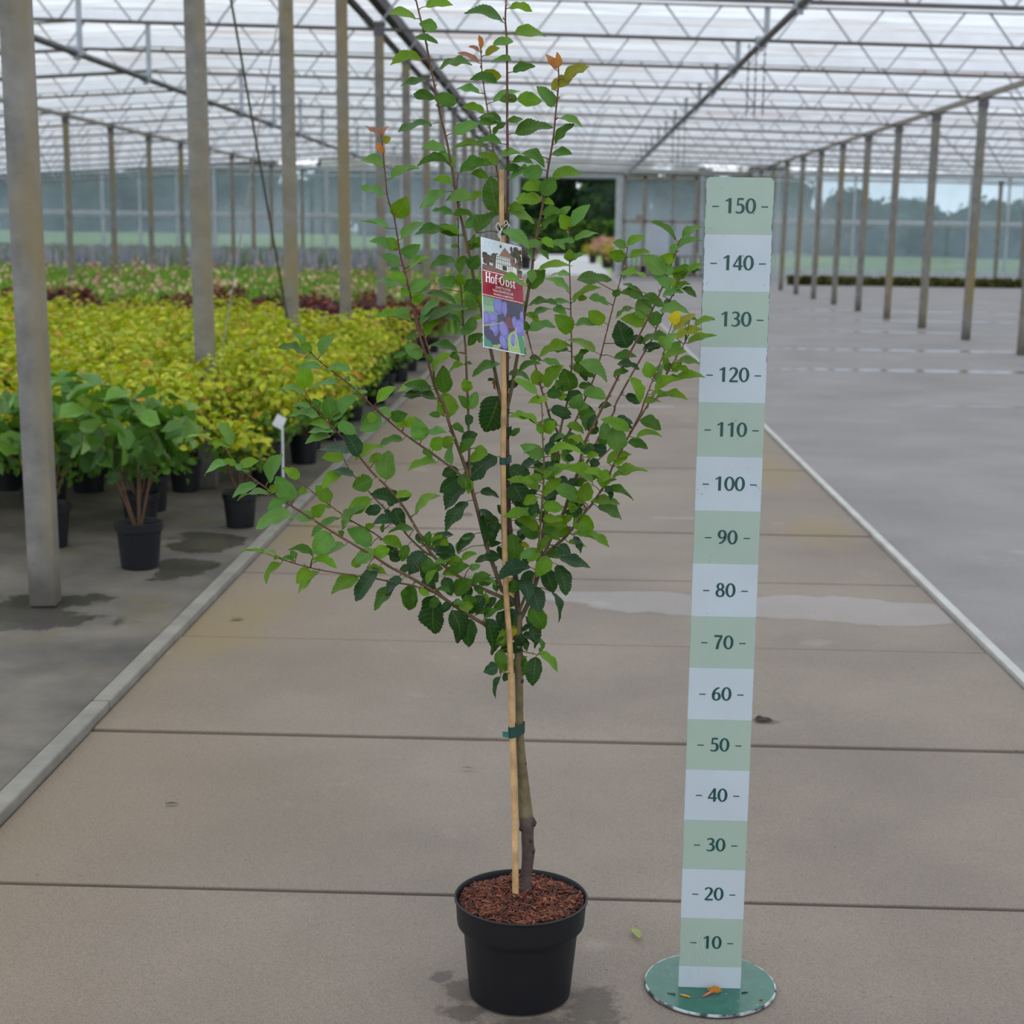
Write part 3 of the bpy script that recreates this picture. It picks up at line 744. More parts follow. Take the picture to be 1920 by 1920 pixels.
-2358 27587 11699 -2823 27497 11814 29 -43 85 317 -2284 27604 11707 g
-2287 27533 11554 -2827 27538 11620 11 -32 94 354 -2211 27606 11559 g
-2201 27545 11250 -2394 27476 11265 32 -77 55 134 -2083 27608 11249 g
-2514 27512 12288 -2822 27489 12491 14 -98 10 256 -2442 27469 12285 p
-2354 27519 12196 -2446 27492 12346 49 -86 15 116 -2405 27493 12154 g
-2153 27538 10680 -1948 27514 10856 -26 -95 17 218 -1914 27692 10728 b
-1989 27564 11066 -1774 27603 10944 43 -74 52 162 -2016 27621 11021 g
-1836 27669 10570 -1595 27633 10822 -48 -80 35 228 -1845 27740 10530 g
-1949 27766 10089 -2031 27739 9883 -57 -75 33 145 -1714 27763 10144 b
-1746 27830 9960 -2123 27850 9479 -56 -72 41 397 -1659 27772 9964 D
-1709 27678 9666 -2098 27390 9170 -56 -45 70 450 -1576 27791 9658 d
-1484 27756 9829 -1146 27828 9724 35 -48 80 235 -1604 27785 9760 d
-1434 27793 9428 -1338 27973 8734 73 -68 -7 470 -1502 27824 9374 d
-1166 27842 9275 -1234 27799 8959 -39 -90 21 212 -1451 27862 9163 d
-1579 27825 9034 -1901 27723 8749 -44 -57 70 287 -1421 27884 9037 d
-1896 27838 8662 -1670 27722 8990 -77 -53 34 270 -1366 27924 8811 p
-1085 27848 8601 -1549 27806 8513 -13 -46 88 308 -1254 27919 8494 d
-1308 27847 8798 -1090 27907 8865 -10 -56 82 153 -1341 27923 8741 d
-2407 27650 11747 -3011 27803 11637 -27 -44 86 411 -2302 27599 11753 b
-2290 27560 11530 -2873 27633 11573 4 -24 97 383 -2203 27606 11542 g
-2706 27509 12904 -3352 27457 13003 17 -25 95 426 -2617 27432 12902 b
-2711 27434 13107 -2970 27427 13057 -13 -60 79 172 -2665 27427 13092 p
-2800 27381 13539 -3281 27275 13629 25 -36 90 325 -2753 27323 13523 p
-2770 27196 13603 -3073 27092 13717 45 -65 61 221 -2763 27309 13576 b
-2890 27233 13785 -3072 27190 13806 23 -61 76 122 -2810 27283 13779 p
-2733 27301 13369 -2875 27311 13506 6 -99 13 134 -2717 27370 13344 b
-2735 27322 13461 -2377 27243 13630 -36 -86 37 263 -2735 27347 13433 p
-2680 27357 13240 -2482 27248 13398 -17 -90 -41 189 -2690 27406 13208 b
-2899 27208 13900 -3207 27253 14068 22 -77 60 230 -2839 27284 13889 p
-2795 27458 12364 -3026 27392 12283 -15 -52 84 164 -2491 27454 12439 g
-975 27884 8032 -614 27732 8099 -41 -75 52 258 -1030 27982 7917 g
-1677 27705 10405 -1365 27621 10531 -41 -77 49 225 -1778 27756 10333 b
-1730 27633 10101 -1688 27648 9817 54 -84 4 187 -1689 27766 10068 b
-1508 27775 9493 -1219 27794 9291 54 -42 73 230 -1522 27809 9454 d
-999 28010 7994 -638 27909 8083 -34 -57 75 250 -1037 27981 7923 d
-1868 27702 10233 -2165 27697 10140 -5 -98 19 220 -1747 27760 10239 d
-1266 27959 8171 -1496 27961 8057 -13 -96 25 186 -1149 27924 8195 g
#L2b L2 2.2 1.0
-2297,27604,11734 -2339,27625,12085 -2404,27702,12344 -2500,27806,12602 -2592,27861,12807 -2671,27881,13015 -2721,27904,13155
-2560 27790 13000 -2257 27891 13281 -46 -55 70 276 -2642 27874 12939 p
-2573 27838 12753 -2284 27770 13155 -77 -43 48 325 -2557 27841 12731 p
-2494 27800 12643 -2176 27847 12946 -45 -68 58 287 -2503 27808 12610 b
-2573 27835 12659 -2863 27879 12595 -26 -62 74 195 -2522 27819 12652 g
#L3 L2 3.2 1.2
-1642,27774,9926 -1687,27808,10431 -1725,28014,11225 -1762,28049,11893 -1794,28194,12365 -1852,28278,12929 -1888,28329,13398 -1927,28442,13720 -1955,28530,14102 -1972,28573,14704 -2009,28766,15298 -1991,28774,15536
-1774 28626 15059 -1516 28548 15179 -46 -74 50 192 -1992 28677 15022 b
-1965 28506 14221 -2102 28538 14229 -16 -82 55 92 -1958 28537 14192 p
-2001 28501 13965 -2469 28458 13864 -12 -56 82 313 -1943 28493 13940 g
-1908 28309 13525 -1923 28231 13754 14 -94 -31 213 -1900 28363 13495 b
-2512 28409 13380 -2003 28455 13213 32 -35 88 349 -1890 28336 13416 g
-1886 28201 12836 -2304 28016 13011 48 -31 82 318 -1840 28260 12809 g
-1635 28175 12746 -2005 28127 12667 -10 -58 81 248 -1828 28243 12694 p
-1758 28195 12456 -1480 28166 12673 -48 -70 53 230 -1800 28203 12423 g
-1940 28190 12329 -2481 28199 12416 14 -35 93 356 -1790 28177 12309 g
-2064 28173 12309 -1904 28102 12183 5 -84 54 140 -1789 28173 12296 g
-1824 28053 12122 -2094 28084 11961 -49 -50 72 205 -1775 28110 12091 b
-1809 28130 12135 -1665 28136 12127 7 -51 86 94 -1777 28115 12109 g
-1742 28031 11626 -1797 27967 11862 32 -93 -18 220 -1746 28033 11596 b
-1716 27961 11326 -1567 28011 11621 28 -96 2 218 -1729 28018 11290 p
-1732 27909 11341 -1890 27817 11569 70 -69 21 190 -1730 28018 11300 g
-1711 27891 11238 -1724 27828 11033 30 -92 26 163 -1724 28006 11195 d
-1839 27870 10750 -1558 27816 10884 -33 -88 34 205 -1701 27884 10725 d
-1597 27901 10616 -1363 27870 10489 22 -78 59 174 -1695 27849 10589 b
-1991 28383 13621 -2313 28284 13622 29 -95 -11 219 -1913 28400 13600 p
-1790 28201 12689 -1658 28272 12972 28 -95 11 221 -1824 28237 12654 p
-1927 28376 13757 -1947 28321 14035 61 -79 -11 185 -1928 28443 13727 p
-1761 28222 13272 -1469 28308 13273 15 -52 84 198 -1876 28311 13231 p
-1835 28367 13420 -1547 28468 13620 -31 -59 74 237 -1888 28328 13389 g
#L4 L2 3.4 1.2
-1642,27774,9926 -1822,27676,10135 -2239,27424,10506 -2786,27144,10938 -3173,26815,11331 -3670,26499,11867 -4111,26100,12278 -4288,25974,12492
-2774 27027 11095 -2631 27011 11265 -12 -99 1 186 -2838 27101 10990 b
-2513 27269 10819 -2624 27174 11234 10 -98 -20 335 -2543 27269 10746 p
-2442 27273 10927 -2062 27122 10989 -29 -36 89 269 -2546 27268 10748 p
-2313 27298 10650 -2172 27311 10879 20 -98 -7 237 -2337 27374 10584 b
-1993 27514 10371 -1978 27607 10734 -69 -69 21 244 -2017 27559 10308 p
-2250 27424 10404 -2734 27216 10318 -5 -28 96 346 -2186 27456 10459 b
-1824 27716 10100 -2197 27685 9828 13 -99 -7 299 -1794 27692 10102 d
-2819 27117 10857 -3232 26997 10771 -7 -40 91 285 -2759 27158 10916 g
-3178 26754 11309 -3514 26636 11073 29 -95 6 290 -3154 26831 11311 p
-4363 26015 12427 -4766 25820 12548 40 -28 88 302 -4277 25982 12480 g
-4342 25904 12626 -4502 25802 12786 72 -61 33 161 -4288 25974 12492 p
-4243 25909 12482 -4405 25878 12605 33 -92 20 181 -4254 25998 12452 b
-4088 25993 12422 -3887 26021 12748 -39 -87 31 250 -4157 26067 12335 p
-4364 25883 12359 -4153 25826 12345 -3 -34 94 142 -4252 26000 12449 p
-4108 26105 12188 -4470 26073 12207 9 -46 88 237 -4059 26148 12230 p
-3875 26362 11918 -4342 26404 11815 -23 -27 93 312 -3801 26382 11989 p
-4011 26211 12180 -3613 26054 12143 -8 -42 90 279 -3996 26205 12171 p
-3746 26426 12006 -3663 26404 11940 1 -95 32 95 -3764 26415 11954 p
-3648 26542 11743 -3556 26543 11860 -3 -100 3 104 -3589 26551 11779 p
-3235 26656 11553 -2918 26621 11828 -55 -62 56 274 -3295 26738 11462 b
-3531 26617 11714 -3397 26655 11747 -1 -63 78 93 -3517 26597 11701 p
-3221 26824 11441 -3000 26724 11316 19 -57 80 178 -3235 26776 11397 p
-2817 27100 11074 -2948 27106 11272 26 -94 20 209 -2851 27089 11004 b
-2480 27234 10663 -2323 27205 10491 45 -72 53 153 -2452 27316 10674 g
-3019 26831 11289 -2716 26772 11350 -17 -98 -10 222 -3059 26913 11214 g
-3296 26773 11327 -3519 26710 11181 -15 -80 58 178 -3220 26785 11381 g
-3285 26664 11378 -3378 26592 11212 24 -93 27 172 -3239 26774 11401 b
-1839 27651 10153 -1650 27569 9903 8 -93 36 241 -1826 27674 10139 g
#L5 trunk 4.6 1.2
-823,28000,7713 -1130,27943,7852 -1622,27855,8085 -1919,27851,8262 -2333,27709,8636 -2609,27612,9117 -2878,27567,9584 -3151,27415,9957 -3412,27353,10225 -3677,27331,10561 -3874,27242,10811 -4093,27126,11060 -4386,27078,11422 -4559,27000,11710
-2656 27664 9416 -2236 27577 9784 -66 -33 68 367 -2739 27590 9344 b
-2832 27600 9732 -2726 27628 9803 23 -97 4 108 -2915 27546 9636 b
-1951 27536 9071 -2344 27463 8855 -40 -33 85 296 -2389 27690 8733 D
-2646 27693 9027 -2468 27622 8870 -23 -96 17 163 -2572 27625 9054 g
-2308 27749 9047 -2062 27749 8828 1 -100 1 217 -2491 27653 8912 b
-1930 27788 8697 -2344 27888 8718 -11 -62 78 277 -2111 27786 8435 D
-1993 27660 8598 -2295 27620 8501 -18 -58 79 208 -2095 27791 8421 p
-2032 27708 8362 -1666 27720 8467 -19 -64 75 248 -2011 27820 8345 g
-1825 27893 8552 -1551 27818 8674 -46 -52 72 201 -1986 27828 8323 b
-1669 27778 8404 -1473 27770 8460 -12 -95 28 137 -1776 27853 8177 p
-2157 27734 8278 -1791 27764 8379 -19 -51 84 247 -2048 27807 8378 b
-2136 27785 8217 -1995 27738 7890 9 -98 18 246 -2010 27820 8344 d
-1969 27887 7919 -1615 27724 8191 -48 -87 11 309 -1798 27853 8190 g
-1616 27743 8137 -1295 27687 8306 -43 -68 60 238 -1620 27855 8085 g
-1395 27749 8190 -1171 27696 8106 20 -49 85 159 -1453 27885 8006 p
-1740 27799 7894 -1568 27856 7579 7 -99 -14 246 -1622 27855 8085 g
-1398 27862 7861 -1667 27852 7528 -20 -96 19 278 -1344 27905 7954 d
-1177 27886 7835 -1391 27788 7499 -64 -53 56 267 -1149 27940 7862 d
-784 28031 7732 -1224 27913 7573 -11 -62 78 314 -823 28000 7713 g
-3154 27444 10070 -3128 27540 10578 0 -98 19 350 -3193 27405 10000 p
-2930 27607 9655 -3451 27590 9771 19 -65 74 347 -2919 27544 9641 d
-3003 27494 9771 -2706 27426 9813 -25 -61 75 200 -2997 27501 9747 b
-2652 27491 9448 -2258 27401 9825 -69 -35 64 359 -2742 27590 9349 b
-2543 27635 8941 -2643 27660 9045 12 -93 34 130 -2504 27649 8934 D
-3637 27279 10521 -3863 27207 10935 48 -87 11 310 -3627 27335 10498 D
-3703 27323 10430 -3235 27424 10677 -31 -51 80 350 -3610 27337 10476 b
-3198 27315 10524 -3439 27224 10425 -1 -73 68 179 -3457 27349 10281 b
-3395 27342 10081 -3760 27371 9948 -15 -97 19 323 -3320 27375 10130 g
-3791 27359 10580 -4393 27372 10640 9 -26 96 393 -3720 27312 10616 D
-4116 27144 10891 -4529 26972 10769 -4 -51 86 301 -4012 27169 10968 p
-4041 27121 10967 -4486 27079 10953 -1 -20 98 290 -4012 27169 10968 p
-2780 27559 9862 -2896 27509 9673 9 -98 20 189 -2953 27525 9687 d
-4556 27055 11747 -4541 26999 12232 -24 -96 -10 318 -4559 27000 11710 b
-4572 27003 11610 -5018 27061 11739 25 -20 95 303 -4508 27023 11626 p
-4091 27151 11200 -4164 27184 11598 25 -96 13 346 -4145 27117 11125 g
-4291 27079 11418 -4409 27081 11558 -3 -100 -1 160 -4332 27087 11355 g
-3957 27056 11344 -3621 27022 11624 -40 -84 37 286 -4160 27115 11143 p
-4089 27140 11178 -3856 27175 11344 -22 -84 49 188 -4134 27119 11111 p
-4467 27138 11385 -4792 27099 11431 17 -24 96 215 -4386 27078 11422 p
-4320 27175 11229 -4824 27069 11245 10 -36 93 335 -4253 27100 11257 p
-4125 27207 11026 -4469 27063 11121 40 -41 82 250 -4078 27134 11043 b
-3986 27161 11129 -3676 27145 10946 13 -95 30 240 -4061 27142 11024 p
-2285 27754 8667 -1936 27675 8670 -15 -63 76 233 -2307 27718 8613 d
-1383 27931 7897 -1359 27886 7681 -7 -98 20 162 -1347 27904 7955 b
-2111 27847 8504 -1773 27861 8459 11 -81 57 222 -2132 27778 8454 b
-1167 27925 7934 -1150 27934 8176 -67 -74 8 158 -1178 27935 7875 g
-2322 27561 8869 -2156 27476 9063 -29 -94 -16 184 -2407 27683 8765 b
-1636 27933 8012 -1790 27938 7741 -21 -97 11 201 -1600 27859 8075 d
-1578 27852 8057 -1417 27822 7901 28 -85 45 147 -1564 27866 8058 g
-2419 27630 8842 -2400 27660 9093 -19 -97 13 165 -2427 27676 8800 g
-2199 27650 8613 -1990 27710 8695 17 -95 26 165 -2225 27746 8538 d
#L6 L5 2.8 1.1
-2333,27709,8636 -2485,27760,8692 -2805,27811,8975 -3067,27966,9271 -3380,28115,9538 -3583,28157,9748 -3871,28244,10029 -4037,28369,10258 -4254,28509,10666
-2482 27780 8688 -2768 27697 8286 -6 -97 24 355 -2469 27755 8686 D
-3519 28136 9590 -3975 28102 9349 -26 -76 59 336 -3457 28131 9618 b
-2688 27750 9102 -3137 27602 9072 2 -25 97 308 -2786 27808 8959 g
-3079 27847 9287 -3433 27728 9203 6 -69 72 249 -3059 27962 9261 D
-3311 27933 9017 -3253 27865 9181 -74 -67 -1 121 -3019 27938 9216 g
-3060 27902 9477 -2884 27862 9139 -6 -99 9 303 -3153 28007 9344 d
-4097 28291 10043 -4431 28187 9777 -27 -74 62 286 -3933 28291 10114 b
-3855 28158 10018 -4265 28254 10095 9 -37 92 278 -3841 28235 9999 D
-4042 28273 10322 -4421 28152 10357 29 -73 61 259 -4049 28377 10280 b
-3328 28103 9424 -3639 28181 9342 -30 -91 27 215 -3276 28065 9449 D
-3267 27981 9419 -3120 28038 9229 76 -48 44 160 -3237 28047 9416 D
-2807 27840 8802 -2919 27808 8504 -32 -92 22 208 -2706 27795 8888 g
-3163 27967 9493 -3093 27991 9684 14 -99 7 144 -3219 28039 9401 D
-2549 27799 8813 -2318 27767 8711 33 -39 86 166 -2568 27773 8765 g
#L7 trunk 5.0 1.2
-785,28034,7029 -1003,27980,7100 -1248,27854,7261 -1610,27743,7485 -1979,27637,7756 -2279,27450,8015 -2746,27238,8352 -3074,27144,8543 -3342,26978,8769 -3649,26778,8998 -4098,26627,9307 -4519,26347,9655 -4853,26151,9918 -5067,26077,10104 -5349,25899,10368 -5531,25703,10623 -5649,25634,10812
-2656 27306 8165 -2751 27411 7689 -53 -84 -8 323 -2594 27307 8242 g
-2560 27319 8089 -2367 27337 7990 31 -84 45 142 -2495 27352 8170 b
-2288 27557 7927 -2339 27757 7143 -48 -86 -19 527 -2239 27475 7980 d
-1980 27545 7660 -1851 27697 6991 67 -75 -4 454 -1919 27654 7712 d
-1632 27695 7466 -1668 27747 6918 -37 -93 -6 359 -1605 27745 7482 d
-1364 27762 7455 -1228 27923 6725 86 -51 5 493 -1397 27808 7353 d
-1996 27598 7785 -2159 27499 7618 6 -89 46 165 -1988 27632 7763 d
-1946 27581 7816 -1746 27514 7786 -13 -69 71 139 -1966 27641 7746 p
-1027 27930 7547 -1147 27894 7350 -6 -98 21 164 -1177 27890 7215 d
-5883 25638 10989 -6302 25465 11061 19 -6 98 235 -5649 25634 10812 b
-5573 25605 10874 -5872 25538 10957 33 -44 83 206 -5640 25640 10798 b
-5567 25684 10909 -5764 25589 11301 85 -42 32 292 -5649 25634 10812 p
-5499 25654 10574 -5721 25640 10640 24 -71 66 151 -5489 25749 10563 b
-5649 25664 10570 -6085 25765 10387 -43 -30 85 314 -5535 25700 10629 p
-5517 25632 10565 -5267 25615 10470 28 -47 83 175 -5493 25744 10570 p
-5472 25740 10550 -5131 25631 10663 -42 -58 70 244 -5466 25773 10531 b
-5019 26015 10240 -4747 25820 10723 -70 -70 11 382 -5088 26064 10123 p
-5211 25936 10191 -5605 25832 10005 -23 -55 80 291 -5181 26005 10211 p
-5013 26025 10007 -5584 26158 9892 -22 -9 97 299 -4980 26107 10028 p
-4706 26105 9917 -5041 26033 9749 -22 -66 72 248 -4748 26213 9835 p
-4602 26172 9908 -4892 26079 10302 19 -98 -9 335 -4673 26257 9776 p
-5020 26069 10069 -4821 25997 10154 -39 -91 13 154 -5011 26097 10055 b
-4677 26317 9622 -5283 26270 9372 -29 -52 80 427 -4599 26300 9718 p
-4306 26466 9519 -4779 26548 9471 -16 -42 89 313 -4312 26485 9484 p
-4322 26424 9574 -4107 26331 9784 -21 -95 -21 221 -4346 26463 9512 b
-3843 26732 9191 -3931 26687 9258 34 -92 -18 105 -3856 26708 9140 g
-4066 26718 9214 -4325 26541 8884 40 -90 17 400 -4022 26652 9255 p
-3801 26680 9010 -4401 26707 8703 -44 -31 84 438 -3751 26743 9068 p
-3338 26948 8892 -3654 26801 8674 12 -89 43 265 -3376 26955 8795 p
-3642 26886 8558 -3624 26940 8766 -9 -96 26 190 -3459 26902 8856 b
-3371 27018 8779 -3070 27112 8864 28 -96 6 239 -3355 26969 8779 b
-3470 27038 8529 -3106 26999 8423 22 -37 90 248 -3312 26996 8744 b
-3246 26968 8549 -3655 26871 7987 -63 -55 55 456 -3173 27083 8627 D
-2984 27203 8182 -3331 27058 7764 -56 -52 65 365 -2854 27207 8415 g
-2828 27091 8322 -3192 27220 8000 -67 -46 58 327 -2785 27227 8375 D
-2687 27371 8150 -2767 27449 7667 -52 -86 -5 322 -2611 27299 8254 g
-1178 27899 7165 -919 27897 6956 16 -97 21 250 -1147 27906 7195 b
-1865 27565 7758 -1586 27592 7732 11 -98 16 193 -1883 27665 7685 b
-1078 27971 7205 -728 28010 7284 -14 -50 86 234 -1090 27936 7157 b
-1380 27765 7472 -1142 27670 7655 -64 -55 54 205 -1416 27803 7365 g
-2410 27306 8195 -2235 27322 8453 -65 -59 48 203 -2431 27381 8124 b
-2235 27395 8084 -1988 27288 8060 -5 -33 94 176 -2265 27459 8002 g
-1555 27792 7515 -1281 27790 7591 -23 -52 82 185 -1570 27755 7460 g
-2212 27454 7907 -2373 27476 7724 -11 -99 -2 181 -2176 27515 7926 g
#L8 L7 2.8 1.1
-2139,27536,7897 -2342,27604,8128 -2585,27679,8397 -2804,27805,8576 -3167,27969,8766 -3451,28030,8970 -3885,28164,9168 -4263,28368,9376 -4609,28480,9604 -4922,28560,9839 -5274,28736,10059
-2518 27641 8491 -2256 27756 8145 39 -92 -1 326 -2585 27679 8397 d
-4963 28525 9661 -4771 28504 9643 -6 -93 37 171 -4842 28539 9779 b
-4903 28483 9922 -5199 28400 10107 51 -68 52 233 -4940 28569 9850 b
-4311 28362 9498 -4586 28379 9781 17 -96 23 279 -4341 28393 9428 b
-4306 28322 9379 -4452 28295 9406 25 -55 80 98 -4278 28373 9387 p
-4122 28255 9205 -4631 28062 8915 -42 -21 88 401 -4059 28259 9264 g
-4047 28071 9026 -3649 27893 9480 -76 -40 51 409 -3916 28181 9185 p
-3529 28089 8717 -3951 28096 9023 25 -89 37 339 -3363 28011 8907 p
-3296 27914 8895 -2909 27874 8698 31 -61 73 284 -3298 27997 8860 b
-3628 28096 9080 -3449 28059 9115 -21 -98 2 124 -3627 28085 9050 b
-3160 27901 8574 -2962 27908 8501 5 -100 4 165 -3055 27918 8707 d
-2941 27710 8293 -2738 27637 8463 -56 -74 36 179 -2710 27751 8499 d
-2439 27577 8295 -2327 27496 8026 7 -95 32 255 -2449 27637 8247 d
-2971 27926 8618 -3338 27927 8648 5 -78 62 239 -2936 27865 8645 d
-2465 27664 8403 -2154 27671 8408 1 -80 60 202 -2521 27659 8326 g
-2438 27571 8314 -2400 27590 8628 12 -99 4 263 -2458 27640 8256 g
#L9 L7 2.7 1.0
-2251,27467,7992 -2452,27411,8070 -2702,27277,8176 -3076,27155,8265 -3449,27058,8358 -3789,26874,8441 -4230,26642,8561 -4565,26549,8661 -4826,26433,8767 -5075,26267,8902
-3603 26943 8388 -4063 26801 8105 -29 -58 76 363 -3601 26976 8395 b
-4267 26602 8535 -4652 26607 8163 -63 -45 64 348 -4255 26635 8569 b
-4430 26519 8622 -4622 26381 8385 12 -90 42 248 -4431 26586 8621 b
-4881 26341 8736 -5150 26308 8372 -65 -54 53 295 -4859 26411 8785 b
-4966 26311 8907 -5443 26412 8960 11 -1 99 259 -4980 26331 8850 b
-5158 26215 8935 -5561 26135 8991 14 1 99 198 -5075 26267 8902 b
-4893 26291 8853 -5017 26321 8809 -39 -62 68 87 -4908 26379 8812 b
-4885 26370 8825 -4640 26312 8771 14 -30 94 167 -4886 26393 8800 g
-4338 26472 8850 -4738 26351 8999 40 -25 88 289 -4403 26594 8613 g
-4658 26553 8791 -4743 26509 8930 34 -94 -9 130 -4671 26502 8704 p
-4358 26453 8806 -3916 26320 8700 17 -21 96 308 -4414 26591 8616 b
#R5 trunk 5.5 1.2
-749,28011,7354 -662,28018,7528 -517,27956,7882 -348,27999,8433 -208,27975,8894 29,27901,9412 213,27954,9981 304,27917,10254 391,27845,10707 530,27873,11027 733,27885,11437 895,27809,11784 1140,27819,12314 1436,27774,12920 1629,27731,13348 1832,27772,13883 1956,27693,14257 1973,27711,14350
1928 27692 14395 1493 27594 14700 59 -30 75 318 1973 27711 14350 g
2029 27645 14432 2342 27572 14631 -53 -56 63 246 1973 27711 14350 p
1961 27773 14256 2386 27853 14389 -19 -43 88 294 1948 27698 14233 p
1844 27732 14186 2001 27699 14327 -28 -96 9 139 1915 27719 14133 p
1942 27762 14117 1636 27736 14067 11 -98 -19 204 1905 27726 14102 b
1733 27650 13791 1375 27694 14111 11 -96 26 313 1780 27761 13746 p
1877 27698 13792 1732 27736 13998 1 -98 19 166 1799 27765 13794 p
1860 27674 13536 1558 27640 13743 40 -80 45 239 1711 27748 13564 p
1720 27706 13556 1945 27783 13697 -4 -85 53 179 1700 27746 13536 b
1381 27662 13390 985 27504 13472 40 -70 59 282 1591 27740 13263 g
1196 27550 13531 1018 27547 13622 40 -51 76 130 1611 27735 13308 g
1375 27778 13408 1740 27689 13253 13 -69 71 264 1597 27738 13278 g
1434 27790 12997 1332 27861 13369 3 -98 19 345 1454 27770 12960 p
1211 27679 13199 907 27657 13031 -43 -37 83 226 1490 27762 13039 g
1440 27836 12888 1010 27879 12997 6 -82 57 289 1414 27777 12875 b
953 27695 12202 1336 27700 12112 21 -47 86 256 1050 27815 12120 d
887 27702 11986 1145 27676 12088 -32 -69 65 181 956 27812 11917 g
1135 27703 13408 1448 27779 13339 30 -47 83 214 1555 27748 13184 g
86 27670 10859 387 27548 10772 9 -42 90 218 391 27845 10707 b
223 27796 10662 537 27809 10641 8 -64 77 205 370 27863 10594 D
444 27841 10489 662 27883 10536 5 -85 52 147 347 27882 10474 b
-58 27845 8823 189 27884 8695 26 -94 22 220 -230 27979 8820 D
-17 27908 8585 537 27881 8446 21 -38 90 372 -290 27989 8625 D
-52 27875 8479 129 27708 7967 52 -74 42 369 -325 27995 8509 d
-142 28081 7912 -8 27933 7390 91 -27 31 363 -477 27967 8013 d
-273 28014 8356 -117 27944 7944 9 -98 20 330 -370 27993 8360 d
-488 27898 8049 -355 27699 7644 3 -89 45 357 -481 27966 8000 D
-619 28026 7443 -449 28130 6815 84 -53 14 428 -698 28015 7456 d
-535 28016 7664 -280 28105 7212 26 -97 -5 358 -604 27993 7670 g
116 27864 9964 284 27876 10064 -9 -96 26 165 186 27946 9898 D
-246 27906 8996 -235 27945 9290 -69 -72 12 193 -193 27970 8927 g
-165 27928 8825 1 27844 8680 46 -44 77 154 -234 27979 8807 g
265 28006 10188 386 28010 10431 -40 -89 22 176 275 27929 10167 b
255 27960 9942 486 27975 10094 -39 -65 65 180 197 27949 9933 g
-453 27934 8295 -724 27826 8133 3 -85 52 216 -408 27984 8239 d
53 27808 9759 73 27778 9973 -46 -88 -8 141 118 27926 9688 D
267 27830 10702 32 27777 10850 36 -90 25 184 380 27854 10647 b
-91 27884 9082 113 27861 9285 -60 -59 54 188 -132 27951 9059 b
488 27914 11028 582 27892 11265 11 -98 -13 199 515 27870 10993 D
0 27949 9569 -277 27944 9487 -17 -78 60 188 65 27911 9525 b
426 27865 10754 272 27773 10603 6 -88 48 156 404 27847 10737 g
333 27875 10811 -4 27737 10830 19 -34 92 237 410 27849 10751 d
#R2 trunk 3.6 1.1
-760,28000,7510 -633,27851,7885 -487,27678,8250 -430,27616,8445 -396,27475,8892 -353,27085,9601 -313,26786,10368 -347,26323,11132 -349,26212,11366 -370,26103,11651 -425,26000,11788
-440 26032 11815 -817 26023 12077 53 -39 75 299 -425 26000 11788 b
-261 26071 11724 -579 25956 11677 6 -52 85 222 -370 26103 11651 b
-473 26292 11299 -902 26124 11420 34 -19 92 309 -348 26254 11278 b
-538 27638 8470 -1119 27591 8281 -22 -52 82 398 -440 27626 8411 D
-403 26856 10023 -950 27003 10180 20 -25 95 382 -333 26939 9977 b
-319 26870 9927 -31 26793 10254 -69 -55 47 287 -338 26977 9881 b
-335 26819 10221 -524 26823 10311 15 -92 35 136 -323 26858 10185 b
-311 26752 10279 -161 26691 10386 -57 -72 40 126 -320 26837 10238 b
-219 26844 10266 267 26782 10521 -47 -27 84 359 -320 26835 10244 b
-318 27002 9713 26 27076 9671 24 -82 51 230 -349 27057 9676 b
-400 27148 9517 -1019 27167 9477 -7 -23 97 403 -360 27150 9485 b
-421 27226 9235 -784 27279 9437 29 -67 69 272 -378 27315 9185 b
-327 27072 9484 18 27080 9465 6 -58 82 224 -362 27177 9437 b
-278 27346 9165 7 27211 9367 -50 -86 13 242 -380 27338 9143 b
-446 26261 11276 -907 26353 11395 19 -29 94 315 -348 26268 11249 b
-320 26355 11129 -128 26257 11328 -32 -93 -15 207 -346 26342 11101 b
-330 26290 11137 -445 26231 11234 42 -91 -6 142 -346 26342 11102 b
-328 26659 10657 -711 26575 10861 39 -83 40 287 -325 26627 10634 p
-269 26573 10671 340 26451 10781 -21 -21 95 410 -325 26628 10632 b
-618 26703 10587 -478 26640 10611 -39 -62 69 101 -323 26658 10583 d
-200 27567 8678 -412 27539 8333 -2 -100 10 298 -413 27545 8670 b
-432 27516 8858 -585 27468 8618 -3 -98 22 243 -400 27495 8830 b
-394 27479 8817 -170 27502 9100 -60 -60 53 235 -404 27510 8781 b
-683 27703 8240 -576 27533 7881 11 -89 45 273 -533 27733 8135 D
-565 27084 9549 -400 26992 9713 -47 -88 -3 163 -359 27143 9497 d
-322 27238 9257 -23 27127 9095 11 -72 69 232 -376 27297 9219 g
-439 26481 10836 -664 26438 10733 -30 -44 84 163 -333 26521 10809 p
-422 26932 9899 -670 27003 9759 -30 -95 5 192 -340 26987 9857 b
-291 26903 10261 -73 26788 10442 -47 -88 1 204 -320 26834 10245 p
-460 27081 9467 -629 27106 9630 44 -70 56 153 -364 27191 9412 p
-281 27093 9626 -227 27076 9811 -55 -83 8 126 -353 27085 9601 p
-425 26846 10179 -696 26763 10230 32 -62 72 187 -325 26875 10141 b
-480 27398 8832 -722 27285 8731 18 -84 51 198 -405 27513 8772 p
#R3 R5 4.4 1.5
-377,27997,8413 -312,28105,9167 -272,28258,9572 -179,28322,9884 -136,28346,10261 -84,28440,10618 -99,28537,10854 -232,28620,11091 -327,28653,11394 -411,28678,11638 -518,28802,12022 -669,28974,12552 -723,28997,12768
-704 28914 12695 -725 28888 12872 -5 -99 -15 135 -697 28986 12663 g
-663 28863 12699 -176 29002 12776 2 -54 84 333 -695 28985 12654 p
